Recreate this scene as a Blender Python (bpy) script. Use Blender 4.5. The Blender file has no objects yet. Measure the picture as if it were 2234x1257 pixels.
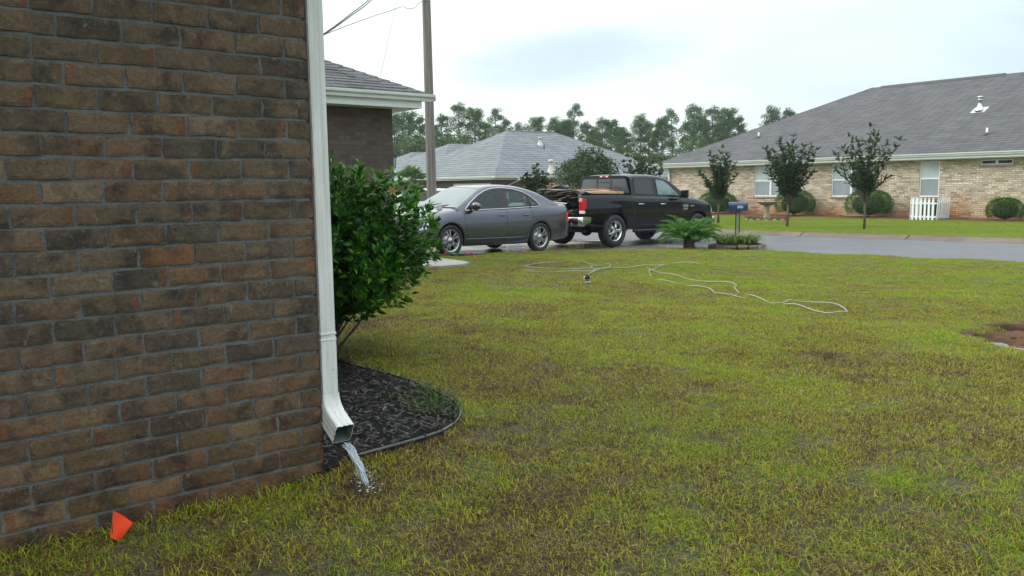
import bpy, math, random
import numpy as np
from mathutils import Vector, Matrix
R_ = math.radians
random.seed(7); RNG = np.random.default_rng(11)
SC = bpy.context.scene
COL = SC.collection

# ------------------------------------------------------------ camera
F_, CX, CY, CH = 1780.0, 1117.0, 628.5, 1.2
ROLL, PITCH = R_(0.7), math.atan(222 / F_)
_f = Vector((0, math.cos(PITCH), -math.sin(PITCH))); _r = Vector((1, 0, 0)); _u = Vector((0, math.sin(PITCH), math.cos(PITCH)))
_c, _s = math.cos(ROLL), math.sin(ROLL)
CR = _r * _c - _u * _s; CU = _r * _s + _u * _c; CF = _f
cam = bpy.data.cameras.new('camera'); camo = bpy.data.objects.new('camera', cam); COL.objects.link(camo)
cam.sensor_width = 36; cam.lens = 36 * F_ / 2234; cam.clip_end = 3000; cam.clip_start = 0.05
m = Matrix.Identity(4)
for i in range(3):
    m[i][0] = CR[i]; m[i][1] = CU[i]; m[i][2] = -CF[i]
m[0][3] = 0; m[1][3] = 0; m[2][3] = CH
camo.matrix_world = m
SC.camera = camo

# ------------------------------------------------------------ world, sun, exposure
SUN_EL, SUN_AZ = R_(34), R_(-76)      # azimuth clockwise from +Y: veiled sun ahead to the left, behind the house
w = bpy.data.worlds.new('World'); SC.world = w; w.use_nodes = True
nt = w.node_tree; nt.nodes.clear()
def N(t, ty, **kw):
    n = t.nodes.new(ty)
    for k, v in kw.items(): setattr(n, k, v)
    return n
out = N(nt, 'ShaderNodeOutputWorld'); bg = N(nt, 'ShaderNodeBackground'); bg.inputs[1].default_value = 0.1
sky = N(nt, 'ShaderNodeTexSky', sky_type='NISHITA'); sky.sun_disc = False; sky.sun_elevation = SUN_EL; sky.sun_rotation = SUN_AZ
sky.air_density = 1; sky.dust_density = 3
tc = N(nt, 'ShaderNodeTexCoord'); sep = N(nt, 'ShaderNodeSeparateXYZ'); nt.links.new(tc.outputs['Generated'], sep.inputs[0])
def M(t, op, a, b=None, c=None, clamp=False):
    n = N(t, 'ShaderNodeMath', operation=op); n.use_clamp = clamp
    for i, v in enumerate((a, b, c)):
        if v is None: continue
        if isinstance(v, (int, float)): n.inputs[i].default_value = v
        else: t.links.new(v, n.inputs[i])
    return n.outputs[0]
def MIX(t, f, a, b, mode='MIX'):
    n = N(t, 'ShaderNodeMix', data_type='RGBA', blend_type=mode)
    for i, v in ((0, f), (6, a), (7, b)):
        if isinstance(v, (int, float)): n.inputs[i].default_value = v
        elif isinstance(v, tuple): n.inputs[i].default_value = (*v, 1) if len(v) == 3 else v
        else: t.links.new(v, n.inputs[i])
    return n.outputs[2]
def RAMP(t, f, pts):
    n = N(t, 'ShaderNodeValToRGB'); cr = n.color_ramp
    while len(cr.elements) < len(pts): cr.elements.new(0.5)
    for e, (p, c) in zip(cr.elements, pts):
        e.position = p; e.color = (*c, 1) if isinstance(c, tuple) else (c, c, c, 1)
    t.links.new(f, n.inputs[0]); return n.outputs[0]
def NOISE(t, vec, scale, detail=3, rough=.5, dist=0):
    n = N(t, 'ShaderNodeTexNoise'); n.inputs['Scale'].default_value = scale; n.inputs['Detail'].default_value = detail
    n.inputs['Roughness'].default_value = rough; n.inputs['Distortion'].default_value = dist
    if vec is not None: t.links.new(vec, n.inputs['Vector'])
    return n.outputs[0]
# overcast cloud deck: brightest overhead, pale towards the horizon, a blue-grey thin patch low in front
mp = N(nt, 'ShaderNodeMapping'); mp.inputs['Scale'].default_value = (1, 1, 3.5); nt.links.new(tc.outputs['Generated'], mp.inputs[0])
nz = NOISE(nt, mp.outputs[0], 2.6, 7, .55, .5)
el = sep.outputs[2]; az = M(nt, 'DIVIDE', sep.outputs[0], M(nt, 'MAXIMUM', sep.outputs[1], .05))
# patch: an ellipse in azimuth/elevation
dx = M(nt, 'DIVIDE', M(nt, 'SUBTRACT', az, 0.075), 0.16); dz = M(nt, 'DIVIDE', M(nt, 'SUBTRACT', el, 0.152), 0.040)
dz2 = M(nt, 'ADD', dz, M(nt, 'MULTIPLY', dx, -.35))
d2 = M(nt, 'ADD', M(nt, 'MULTIPLY', dx, dx), M(nt, 'MULTIPLY', dz2, dz2))
d2 = M(nt, 'ADD', d2, M(nt, 'MULTIPLY', M(nt, 'SUBTRACT', nz, .5), 3.4))
patch = RAMP(nt, d2, [(0.0, 1.0), (.35, .75), (1.0, 0.0)])
right = RAMP(nt, M(nt, 'ADD', M(nt, 'MULTIPLY', az, .9), M(nt, 'MULTIPLY', M(nt, 'SUBTRACT', nz, .5), .8)), [(0.02, 0.0), (0.55, 1.0)])
base = MIX(nt, right, (7.2, 8.0, 7.7), (4.9, 6.0, 6.8))
base = MIX(nt, M(nt, 'MULTIPLY', patch, .9), base, (4.4, 5.6, 6.6))
up = RAMP(nt, el, [(0.16, 0.0), (0.9, 1.0)])
deck = MIX(nt, up, base, (15.5, 16.3, 16.7))
colr = MIX(nt, 0.95, sky.outputs[0], deck)
nt.links.new(colr, bg.inputs[0]); nt.links.new(bg.outputs[0], out.inputs[0])
sl = bpy.data.lights.new('sun', 'SUN'); sl.energy = 1.5; sl.angle = R_(28); sl.color = (1, .97, .92)
so = bpy.data.objects.new('sun', sl); COL.objects.link(so)
sd = Vector((math.sin(SUN_AZ) * math.cos(SUN_EL), math.cos(SUN_AZ) * math.cos(SUN_EL), math.sin(SUN_EL)))
so.rotation_euler = sd.to_track_quat('Z', 'Y').to_euler()
SC.view_settings.view_transform = 'Standard'; SC.view_settings.look = 'None'; SC.view_settings.exposure = 0.62; SC.view_settings.gamma = 1
SC.render.engine = 'CYCLES'
SC.cycles.max_bounces = 6; SC.cycles.diffuse_bounces = 3; SC.cycles.glossy_bounces = 3; SC.cycles.transmission_bounces = 5; SC.cycles.transparent_max_bounces = 8

# ------------------------------------------------------------ frames of reference
A2 = R_(51.3); D2 = Vector((math.sin(A2), math.cos(A2), 0)); D1 = Vector((-D2.y, D2.x, 0)); RZ = R_(90 - 51.3)
def st(x, y): return x * D2.x + y * D2.y, x * D1.x + y * D1.y
def xy(s, t): return s * D2.x + t * D1.x, s * D2.y + t * D1.y
def ray(px, py): return CR * ((px - CX) / F_) + CU * ((CY - py) / F_) + CF
def zg(s): return -0.0255 * min(max(s - 2, 0), 16)
def on_ground(px, py, dz=0.0):       # where a sight line meets the lawn
    d = ray(px, py); z = 0.0
    for _ in range(60):
        k = (z + dz - CH) / d.z; z = .5 * z + .5 * zg(st(k * d.x, k * d.y)[0])
    return Vector((k * d.x, k * d.y, z + dz))
def at(px, py, Y):
    d = ray(px, py); k = Y / d.y; return Vector((k * d.x, Y, CH + k * d.z))
def at_s(px, py, s):
    d = ray(px, py); k = s / (d.x * D2.x + d.y * D2.y); return (d.x * k * D1.x + d.y * k * D1.y, CH + k * d.z)
def at_t(px, py, t):
    d = ray(px, py); k = t / (d.x * D1.x + d.y * D1.y); return (d.x * k * D2.x + d.y * k * D2.y, CH + k * d.z)

# ------------------------------------------------------------ mesh helpers
class MB:
    def __init__(s): s.v = []; s.f = []; s.mi = []; s.sm = []
    def add(s, vs, fs, mi=0, sm=False):
        o = len(s.v); s.v.extend([tuple(v) for v in vs])
        for f in fs: s.f.append(tuple(i + o for i in f)); s.mi.append(mi); s.sm.append(sm)
        return s
    def box(s, x0, x1, y0, y1, z0, z1, mi=0, M_=None):
        vs = [Vector(p) for p in ((x0, y0, z0), (x1, y0, z0), (x1, y1, z0), (x0, y1, z0), (x0, y0, z1), (x1, y0, z1), (x1, y1, z1), (x0, y1, z1))]
        if M_ is not None: vs = [M_ @ v for v in vs]
        return s.add(vs, [(0, 3, 2, 1), (4, 5, 6, 7), (0, 1, 5, 4), (1, 2, 6, 5), (2, 3, 7, 6), (3, 0, 4, 7)], mi)
    def tube(s, pts, r, n=8, mi=0, sm=True, cap=True):
        pts = [Vector(p) for p in pts]; k = len(pts); rs = r if isinstance(r, (list, tuple)) else [r] * k
        vs = []; prev = None
        for i, p in enumerate(pts):
            d = (pts[min(i + 1, k - 1)] - pts[max(i - 1, 0)])
            if d.length < 1e-9: d = Vector((0, 0, 1))
            d.normalize()
            if prev is None:
                a = d.cross(Vector((0, 0, 1)));
                if a.length < 1e-3: a = d.cross(Vector((1, 0, 0)))
            else:
                a = prev - d * prev.dot(d)
                if a.length < 1e-6: a = d.cross(Vector((0, 0, 1)))
            a.normalize(); prev = a; b = d.cross(a)
            for j in range(n):
                q = 2 * math.pi * j / n; vs.append(p + (a * math.cos(q) + b * math.sin(q)) * rs[i])
        fs = [(i * n + j, i * n + (j + 1) % n, (i + 1) * n + (j + 1) % n, (i + 1) * n + j) for i in range(k - 1) for j in range(n)]
        if cap: fs += [tuple(range(n))[::-1], tuple((k - 1) * n + j for j in range(n))]
        return s.add(vs, fs, mi, sm)
    def sect(s, secs, mi=0, sm=False, cap=True):      # sweep of closed rings given point by point
        n = len(secs[0]); vs = [p for q in secs for p in q]; k = len(secs)
        fs = [(i * n + j, i * n + (j + 1) % n, (i + 1) * n + (j + 1) % n, (i + 1) * n + j) for i in range(k - 1) for j in range(n)]
        if cap: fs += [tuple(range(n))[::-1], tuple((k - 1) * n + j for j in range(n))]
        return s.add(vs, fs, mi, sm)
    def lathe(s, prof, n=24, c=(0, 0, 0), ax='z', mi=0, sm=True):
        vs = []
        for r, h in prof:
            for j in range(n):
                q = 2 * math.pi * j / n; a, b = r * math.cos(q), r * math.sin(q)
                p = (a, b, h) if ax == 'z' else ((a, h, b) if ax == 'y' else (h, a, b))
                vs.append((p[0] + c[0], p[1] + c[1], p[2] + c[2]))
        k = len(prof)
        return s.add(vs, [(i * n + j, i * n + (j + 1) % n, (i + 1) * n + (j + 1) % n, (i + 1) * n + j) for i in range(k - 1) for j in range(n)], mi, sm)
    def grid(s, P, mi=0, sm=True, skip=None):
        a = len(P); b = len(P[0]); vs = [p for r in P for p in r]
        fs = [(i * b + j, (i + 1) * b + j, (i + 1) * b + j + 1, i * b + j + 1) for i in range(a - 1) for j in range(b - 1) if not (skip and skip(i, j))]
        return s.add(vs, fs, mi, sm)
    def blob(s, c, r, n=12, mi=0, jit=0.0, sm=True):
        P = []
        for i in range(n + 1):
            th = math.pi * i / n
            P.append([(c[0] + r[0] * math.sin(th) * math.cos(2 * math.pi * j / (2 * n)), c[1] + r[1] * math.sin(th) * math.sin(2 * math.pi * j / (2 * n)), c[2] + r[2] * math.cos(th)) for j in range(2 * n)] )
        if jit:
            P = [[(p[0] + random.uniform(-jit, jit), p[1] + random.uniform(-jit, jit), p[2] + random.uniform(-jit, jit)) for p in r_] for r_ in P]
        for r_ in P: r_.append(r_[0])
        return s.grid(P, mi, sm)
    def build(s, name, mats, parent=None, bev=0, loc=None, rz=None, weld=False):
        me = bpy.data.meshes.new(name); me.from_pydata(s.v, [], s.f)
        me.polygons.foreach_set('material_index', s.mi); me.polygons.foreach_set('use_smooth', s.sm)
        mats = mats if isinstance(mats, (list, tuple)) else [mats]
        for k in mats: me.materials.append(k)
        me.update()
        return link(name, me, parent, bev, loc, rz, weld)
def link(name, me, parent=None, bev=0, loc=None, rz=None, weld=False):
    o = bpy.data.objects.new(name, me); COL.objects.link(o)
    if parent: o.parent = parent
    if loc is not None: o.location = loc
    if rz is not None: o.rotation_euler = (0, 0, rz)
    if weld: k = o.modifiers.new('weld', 'WELD'); k.merge_threshold = .0005
    if bev:
        b = o.modifiers.new('bevel', 'BEVEL'); b.width = bev; b.segments = 2; b.limit_method = 'ANGLE'; b.angle_limit = R_(40)
    return o
def npmesh(name, V, Fq, mat, attr=None, smooth=False):     # numpy verts + equal-size faces
    me = bpy.data.meshes.new(name); n = Fq.shape[1]
    me.vertices.add(len(V)); me.vertices.foreach_set('co', V.astype(np.float32).ravel())
    me.loops.add(Fq.size); me.loops.foreach_set('vertex_index', Fq.astype(np.int32).ravel())
    me.polygons.add(len(Fq)); me.polygons.foreach_set('loop_start', (np.arange(len(Fq)) * n).astype(np.int32))
    if smooth: me.polygons.foreach_set('use_smooth', np.ones(len(Fq), bool))
    me.update(calc_edges=True); me.materials.append(mat)
    if attr is not None:
        a = me.attributes.new('rnd', 'FLOAT', 'POINT'); a.data.foreach_set('value', attr.astype(np.float32))
    return me
def tag(o, label=None, cat=None, group=None, kind=None):
    if label: o['label'] = label
    if cat: o['category'] = cat
    if group: o['group'] = group
    if kind: o['kind'] = kind
    return o
def thing(name, label, cat, loc, rz=0, group=None, rot=None):
    o = bpy.data.objects.new(name, None); COL.objects.link(o); o.location = loc
    o.rotation_euler = rot if rot else (0, 0, rz); o.empty_display_size = .2
    return tag(o, label, cat, group)
def struct(o, label=None, kind='structure'):
    o['kind'] = kind
    if label: o['label'] = label
    return o

# ------------------------------------------------------------ materials
def mat(name, col, rough=.6, metal=0, var=0, vs=8, bump=0, bs=40, spec=.5, coat=0, emit=None, detail=4, col2=None, stretch=None):
    m_ = bpy.data.materials.new(name); m_.use_nodes = True; t = m_.node_tree; b = t.nodes['Principled BSDF']
    b.inputs['Roughness'].default_value = rough; b.inputs['Metallic'].default_value = metal; b.inputs['Specular IOR Level'].default_value = spec
    b.inputs['Base Color'].default_value = (*col, 1); b.inputs['Coat Weight'].default_value = coat; b.inputs['Coat Roughness'].default_value = .04
    o_ = N(t, 'ShaderNodeTexCoord').outputs['Object']
    if stretch:
        q = N(t, 'ShaderNodeMapping'); q.inputs['Scale'].default_value = stretch; t.links.new(o_, q.inputs[0]); o_ = q.outputs[0]
    if var:
        n_ = NOISE(t, o_, vs, detail, .6)
        c2 = col2 if col2 else tuple(c * (1 + var) for c in col); c1 = col if col2 else tuple(c * (1 - var) for c in col)
        t.links.new(RAMP(t, n_, [(.3, c1), (.7, c2)]), b.inputs['Base Color'])
    if bump:
        bn = N(t, 'ShaderNodeBump'); bn.inputs['Strength'].default_value = bump; bn.inputs['Distance'].default_value = .01
        t.links.new(NOISE(t, o_, bs, 4, .6), bn.inputs['Height']); t.links.new(bn.outputs[0], b.inputs['Normal'])
    return m_
def leafmat(name, cols, rough=.45, trans=.35, spec=.5, scale=None, posmix=0):
    m_ = bpy.data.materials.new(name); m_.use_nodes = True; t = m_.node_tree; b = t.nodes['Principled BSDF']
    a = N(t, 'ShaderNodeAttribute', attribute_name='rnd')
    fac = a.outputs['Fac']
    if posmix:
        g = N(t, 'ShaderNodeNewGeometry')
        fac = M(t, 'ADD', M(t, 'MULTIPLY', fac, 1 - posmix), M(t, 'MULTIPLY', NOISE(t, g.outputs['Position'], scale or 1, 2), posmix))
    k = len(cols); c = RAMP(t, fac, [(i / (k - 1), cc) for i, cc in enumerate(cols)])
    t.links.new(c, b.inputs['Base Color']); b.inputs['Roughness'].default_value = rough; b.inputs['Specular IOR Level'].default_value = spec
    tr = N(t, 'ShaderNodeBsdfTranslucent'); t.links.new(MIX(t, .5, c, (.2, .35, .02), 'MIX'), tr.inputs[0])
    t.links.new(c, tr.inputs[0])
    mx = N(t, 'ShaderNodeMixShader'); mx.inputs[0].default_value = trans
    t.links.new(b.outputs[0], mx.inputs[1]); t.links.new(tr.outputs[0], mx.inputs[2]); t.links.new(mx.outputs[0], t.nodes['Material Output'].inputs[0])
    return m_
def brickmat(name, c1, c2, mortar, bw, bh, ms=.01, rough=.85, bump=.5, stain=None, blot=.35, tint=None, bias=0, axis='xy'):
    """bricks or shingles laid on axis-aligned faces of an object: u = x + y, v = z"""
    m_ = bpy.data.materials.new(name); m_.use_nodes = True; t = m_.node_tree; b = t.nodes['Principled BSDF']
    o_ = N(t, 'ShaderNodeTexCoord').outputs['Object']; sp = N(t, 'ShaderNodeSeparateXYZ'); t.links.new(o_, sp.inputs[0])
    u = M(t, 'ADD', sp.outputs[0], sp.outputs[1]); cb = N(t, 'ShaderNodeCombineXYZ'); t.links.new(u, cb.inputs[0]); t.links.new(sp.outputs[2], cb.inputs[1])
    br = N(t, 'ShaderNodeTexBrick'); t.links.new(cb.outputs[0], br.inputs[0]); br.inputs['Scale'].default_value = 1
    br.inputs['Brick Width'].default_value = bw; br.inputs['Row Height'].default_value = bh; br.inputs['Mortar Size'].default_value = ms
    br.inputs['Mortar Smooth'].default_value = .15; br.inputs['Bias'].default_value = bias
    br.inputs['Color1'].default_value = (*c1, 1); br.inputs['Color2'].default_value = (*c2, 1); br.inputs['Mortar'].default_value = (*mortar, 1)
    # per-brick tone: cell noise on the same lattice
    c = br.outputs[0]
    if tint:
        row = M(t, 'FLOOR', M(t, 'DIVIDE', sp.outputs[2], bh)); off = M(t, 'MULTIPLY', M(t, 'FLOORED_MODULO', row, 2), .5)
        colm = M(t, 'FLOOR', M(t, 'ADD', M(t, 'DIVIDE', u, bw), off)); cc = N(t, 'ShaderNodeCombineXYZ'); t.links.new(colm, cc.inputs[0]); t.links.new(row, cc.inputs[1])
        wn = N(t, 'ShaderNodeTexWhiteNoise', noise_dimensions='2D'); t.links.new(cc.outputs[0], wn.inputs[0])
        k = len(tint); tc_ = RAMP(t, wn.outputs[0], [((i + .5) / k, q) for i, q in enumerate(tint)])
        c = MIX(t, br.outputs[1], tc_, mortar)
    n1 = NOISE(t, o_, 1.1, 4, .6); n2 = NOISE(t, o_, 22, 3, .6)
    c = MIX(t, blot, c, RAMP(t, n1, [(.3, .35), (.7, 1.0)]), 'MULTIPLY')
    c = MIX(t, blot * .8, c, RAMP(t, n2, [(.3, .5), (.7, 1.0)]), 'MULTIPLY')
    if stain:
        z0, z1, scol, amt = stain
        f = M(t, 'MULTIPLY', RAMP(t, M(t, 'ADD', M(t, 'DIVIDE', M(t, 'SUBTRACT', sp.outputs[2], z0), z1 - z0), M(t, 'MULTIPLY', M(t, 'SUBTRACT', NOISE(t, o_, .8, 3), .5), 1.6)), [(.0, 1.0), (.9, 0.0)]), amt)
        c = MIX(t, f, c, scol, 'MULTIPLY')
    t.links.new(c, b.inputs['Base Color']); b.inputs['Roughness'].default_value = rough
    bn = N(t, 'ShaderNodeBump'); bn.inputs['Strength'].default_value = bump; bn.inputs['Distance'].default_value = .01
    h = M(t, 'SUBTRACT', M(t, 'MULTIPLY', NOISE(t, o_, 60, 3), .4), br.outputs[1]); t.links.new(h, bn.inputs['Height']); t.links.new(bn.outputs[0], b.inputs['Normal'])
    return m_
def glassmat(name, tint, transp, rough=.03):
    m_ = bpy.data.materials.new(name); m_.use_nodes = True; t = m_.node_tree; b = t.nodes['Principled BSDF']
    b.inputs['Base Color'].default_value = (*[c * .3 for c in tint], 1); b.inputs['Roughness'].default_value = rough; b.inputs['Specular IOR Level'].default_value = .6
    tr = N(t, 'ShaderNodeBsdfTransparent'); tr.inputs[0].default_value = (*tint, 1); mx = N(t, 'ShaderNodeMixShader')
    fr = N(t, 'ShaderNodeFresnel'); fr.inputs[0].default_value = 1.5
    t.links.new(M(t, 'MAXIMUM', M(t, 'MULTIPLY', M(t, 'SUBTRACT', 1, fr.outputs[0]), transp), 0), mx.inputs[0])
    t.links.new(b.outputs[0], mx.inputs[1]); t.links.new(tr.outputs[0], mx.inputs[2]); t.links.new(mx.outputs[0], t.nodes['Material Output'].inputs[0])
    return m_
WHITE = mat('white_paint', (.62, .66, .64), .45, var=.06, vs=3)
BLACK = mat('black_plastic', (.012, .012, .013), .45)
RUBBER = mat('rubber', (.015, .015, .016), .7, var=.2, bump=.3, bs=80)
CHROME = mat('chrome', (.58, .59, .61), .10, 1)
STEEL = mat('galvanised_steel', (.5, .52, .53), .35, 1, var=.1, vs=10)
CONC = mat('concrete', (.3, .29, .27), .45, var=.25, vs=2.5, bump=.2, bs=60)
WOOD = mat('grey_wood', (.20, .165, .13), .8, var=.4, vs=5, bump=.6, bs=14, stretch=(8, 8, .35), col2=(.34, .29, .25))
BARK = mat('bark', (.09, .07, .055), .9, var=.4, vs=12, bump=.5, bs=30)
REDL = mat('red_lens', (.45, .01, .012), .12, coat=.6)
CLEARL = mat('clear_lens', (.75, .78, .8), .1, coat=.6)

# ------------------------------------------------------------ leaves
def unit(a): return a / np.maximum(np.linalg.norm(a, axis=-1, keepdims=True), 1e-9)
def leafcloud(P, D, L, W, fold=.25, droop=.15, rng=RNG):
    """P base points, D directions, L lengths, W widths -> folded 4-triangle leaves"""
    n = len(P); D = unit(D); rnd = unit(rng.normal(size=(n, 3))); S = unit(np.cross(D, rnd)); U = np.cross(S, D)
    U = np.where(U[:, 2:3] < 0, -U, U); L = np.broadcast_to(L, n)[:, None]; W = np.broadcast_to(W, n)[:, None]
    mid = P + D * L * .5 ; tip = P + D * L - np.array([0, 0, 1.]) * L * droop
    a = mid + S * W * .5 + U * W * fold; b = mid - S * W * .5 + U * W * fold
    V = np.stack([P, a, mid, b, tip], 1).reshape(-1, 3); o = np.arange(n)[:, None] * 5
    Fq = np.concatenate([o + np.array([[0, 1, 2]]), o + np.array([[0, 2, 3]]), o + np.array([[1, 4, 2]]), o + np.array([[2, 4, 3]])], 0)
    r = np.repeat(rng.random(n), 5)
    return V, Fq, r
def merge(parts):
    V = []; Fq = []; r = []; k = 0
    for a, b, c in parts:
        V.append(a); Fq.append(b + k); r.append(c); k += len(a)
    return np.concatenate(V), np.concatenate(Fq), np.concatenate(r)
# ============================================================ SETTING
def interp(x, pts):
    if x <= pts[0][0]: return pts[0][1]
    for (a, b), (c, d) in zip(pts, pts[1:]):
        if x <= c: return b + (d - b) * (x - a) / (c - a)
    return pts[-1][1]
NEAR = [(-40, 27.5), (-20, 24), (0, 19.8), (6.3, 18.1), (9, 17.35), (11.5, 16.5), (12.0, 16.3), (12.9, 15.7), (13.45, 13.3), (14.05, 11.05), (14.2, 10.6)]
FARE = [(-60, 36), (-20, 28.6), (0, 24.9), (8, 23.2), (16, 21.95), (22, 21.4), (200, 21.0)]
HOLE = [on_ground(*p) for p in ((2125, 735), (2150, 717), (2190, 712), (2240, 712), (2300, 722), (2310, 750), (2250, 768), (2200, 762), (2160, 752))]
hc = sum(HOLE, Vector()) / len(HOLE); HPOLY = [st(p.x, p.y) for p in HOLE]
EPX = [(738, 797), (790, 815), (830, 824), (880, 838), (930, 857), (970, 877), (997, 894), (1007, 912), (997, 935), (968, 955), (925, 970), (880, 983), (830, 997), (790, 1008), (752, 1019)]
BED = [(2.35, 6.2)] + [st(on_ground(*p).x, on_ground(*p).y) for p in EPX] + [(1.40, 3.07), (1.35, 3.3), (1.35, 6.4)]
def inpoly(x, y, P):
    c = False; n = len(P)
    for i in range(n):
        x1, y1 = P[i][:2]; x2, y2 = P[i - 1][:2]
        if (y1 > y) != (y2 > y) and x < (x2 - x1) * (y - y1) / (y2 - y1) + x1: c = not c
    return c
def dpoly(x, y, P):
    d = 9.
    for i in range(len(P)):
        ax, ay = P[i][:2]; bx, by = P[i - 1][:2]; ex, ey = bx - ax, by - ay
        k = max(0, min(1, ((x - ax) * ex + (y - ay) * ey) / (ex * ex + ey * ey + 1e-12))); d = min(d, math.hypot(x - ax - k * ex, y - ay - k * ey))
    return d
PAD = [(8.55, 12.1), (8.45, 11.75), (8.1, 11.45), (7.6, 11.35), (7.1, 11.5), (6.3, 11.9), (5.2, 12.3), (5.2, 13.0), (8.0, 14.15), (8.5, 14.15), (8.6, 12.8)]
def wav(s, t):
    return .012 * math.sin(1.7 * s + .8 * t) + .010 * math.sin(2.9 * t - 1.1 * s + 1) + .006 * math.sin(6.1 * s + 5.3 * t) + .004 * math.sin(11 * s - 9 * t)
def hz(s, t):
    z = zg(s) + wav(s, t)
    if abs(s - st(hc.x, hc.y)[0]) < 1.6 and abs(t - st(hc.x, hc.y)[1]) < 1.6:
        d = dpoly(s, t, HPOLY); i = inpoly(s, t, HPOLY)
        if i: z -= .3
    return z
# lawn ground mesh in (s, t); rows by t with the street or driveway as the clean edge
def lawngrid(t0, t1, s0, step, edge, hfun, mb, mi=0):
    nt_ = int((t1 - t0) / step) + 1; rows = []
    for i in range(nt_):
        t = t0 + (t1 - t0) * i / (nt_ - 1); e = edge(t); ns = int((30 - s0) / step); r = []
        for j in range(ns + 1):
            s = s0 + (e - s0) * j / ns; x, y = xy(s, t); r.append((x, y, hfun(s, t)))
        x, y = xy(e + .01, t); r.append((x, y, zg(e) - .12)); rows.append(r)
    mb.grid(rows, mi, True)
def lawnmat(name, dirt, green, straw, gfac):
    m_ = bpy.data.materials.new(name); m_.use_nodes = True; t = m_.node_tree; b = t.nodes['Principled BSDF']
    g = N(t, 'ShaderNodeNewGeometry').outputs['Position']
    n1 = NOISE(t, g, .9, 3, .6); n2 = NOISE(t, g, 30, 4, .7)
    c = MIX(t, n1, green, straw); c = MIX(t, RAMP(t, n2, [(.35, 1.0), (.65, gfac)]), c, dirt)
    t.links.new(c, b.inputs['Base Color']); b.inputs['Roughness'].default_value = .9
    bn = N(t, 'ShaderNodeBump'); bn.inputs['Strength'].default_value = .6; bn.inputs['Distance'].default_value = .02
    t.links.new(n2, bn.inputs['Height']); t.links.new(bn.outputs[0], b.inputs['Normal'])
    return m_
SOIL = lawnmat('lawn_thatch', (.035, .027, .014), (.07, .08, .018), (.12, .09, .04), .3)
FARG = lawnmat('far_turf', (.05, .065, .012), (.15, .20, .022), (.18, .21, .028), .3)
mb = MB(); lawngrid(-22, 3.06, -7, .16, lambda t: interp(t, NEAR), hz, mb)
lawngrid(3.06, 14.15, 1.36, .12, lambda t: interp(t, NEAR), hz, mb)
struct(mb.build('lawn', SOIL), 'worn front lawn of mixed green and straw coloured grass')
# wide ground sheet to the horizon
def far_z(s, t):
    k = min(max((t - 26) / 16, 0), 1); k = k * k * (3 - 2 * k)
    return -.47 - .28 * k
mb = MB(); ss = [-280, -200, -80, -30, 0, 10, 17, 20, 24, 30, 36, 45, 60, 90, 150, 300, 500, 700]; ts = [-280, -200, -60, -20, 0, 10, 20, 26, 28, 30, 32, 34, 36, 38, 40, 42, 50, 60, 100, 200, 450, 700]
mb.grid([[(*xy(s, t), far_z(s, t)) for t in ts] for s in ss]); struct(mb.build('ground', FARG), 'flat grassy ground reaching the tree line')
# far verge of bright grass between kerb and house
KERB = .42
FARL = [(t, e + KERB) for t, e in FARE]
mb = MB(); rows = []
for i in range(90):
    t = -22 + i * .55; e = interp(t, FARL); rows.append([(*xy(e + (36.7 - e) * j / 40, t), -.315 - .0 * j + (-.12) * (j / 40) ** 1.0 + .012 * math.sin(t * 1.3 + j * .4)) for j in range(41)])
mb.grid(rows); struct(mb.build('far_lawn', FARG), 'bright green lawn between the kerb and the tan brick house')
# street
ASPH = bpy.data.materials.new('wet_asphalt'); ASPH.use_nodes = True; t = ASPH.node_tree; b = t.nodes['Principled BSDF']
g = N(t, 'ShaderNodeNewGeometry').outputs['Position']; n1 = NOISE(t, g, .35, 4, .6); n2 = NOISE(t, g, 45, 3, .7)
c = MIX(t, .5, RAMP(t, n1, [(.3, (.06, .064, .069)), (.7, (.092, .098, .105))]), RAMP(t, n2, [(.3, (.05, .05, .055)), (.7, (.16, .17, .18))]))
t.links.new(c, b.inputs['Base Color']); t.links.new(RAMP(t, n1, [(.35, .45), (.65, .7)]), b.inputs['Roughness'])
bn = N(t, 'ShaderNodeBump'); bn.inputs['Strength'].default_value = .35; bn.inputs['Distance'].default_value = .006; t.links.new(n2, bn.inputs['Height']); t.links.new(bn.outputs[0], b.inputs['Normal'])
mb = MB(); rows = []
for i in range(150):
    t = -40 + i * 1.2; a = interp(t, NEAR) - .25 if t < 14 else 14.5; e = interp(t, FARE); dz = far_z(20, t) + .47
    rows.append([(*xy(a + (e - a) * j / 8, t), -.415 + dz) for j in range(9)])
mb.grid(rows); struct(mb.build('street', ASPH), 'wet grey asphalt street')
# mountable kerb with joints
KC = mat('kerb_concrete', (.10, .072, .06), .6, var=.3, vs=1.2, bump=.2, bs=60, col2=(.165, .125, .10), spec=.3)
mb = MB(); prof = [(0, -.411), (.10, -.405), (.22, -.35), (.34, -.305), (KERB, -.30), (KERB + .02, -.40)]
t = -40.0; k = 0
while t < 60:
    t1 = t + 2.95; rows = []
    for j in range(5):
        tt = t + (t1 - t) * j / 4; e = interp(tt, FARE); dz = far_z(20, tt) + .47; rows.append([(*xy(e + p[0], tt), p[1] + dz) for p in prof])
    mb.grid(rows, 0, False); t = t1 + .045
    tt = t - .0225; e = interp(tt, FARE); dz = far_z(20, tt) + .47
    rows = [[(*xy(e + p[0], q), p[1] + dz - .012) for p in prof] for q in (t - .045, t)]; mb.grid(rows, 1, False)
struct(mb.build('kerb', [KC, BLACK]), 'low brown concrete kerb along the far side of the street')
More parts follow.
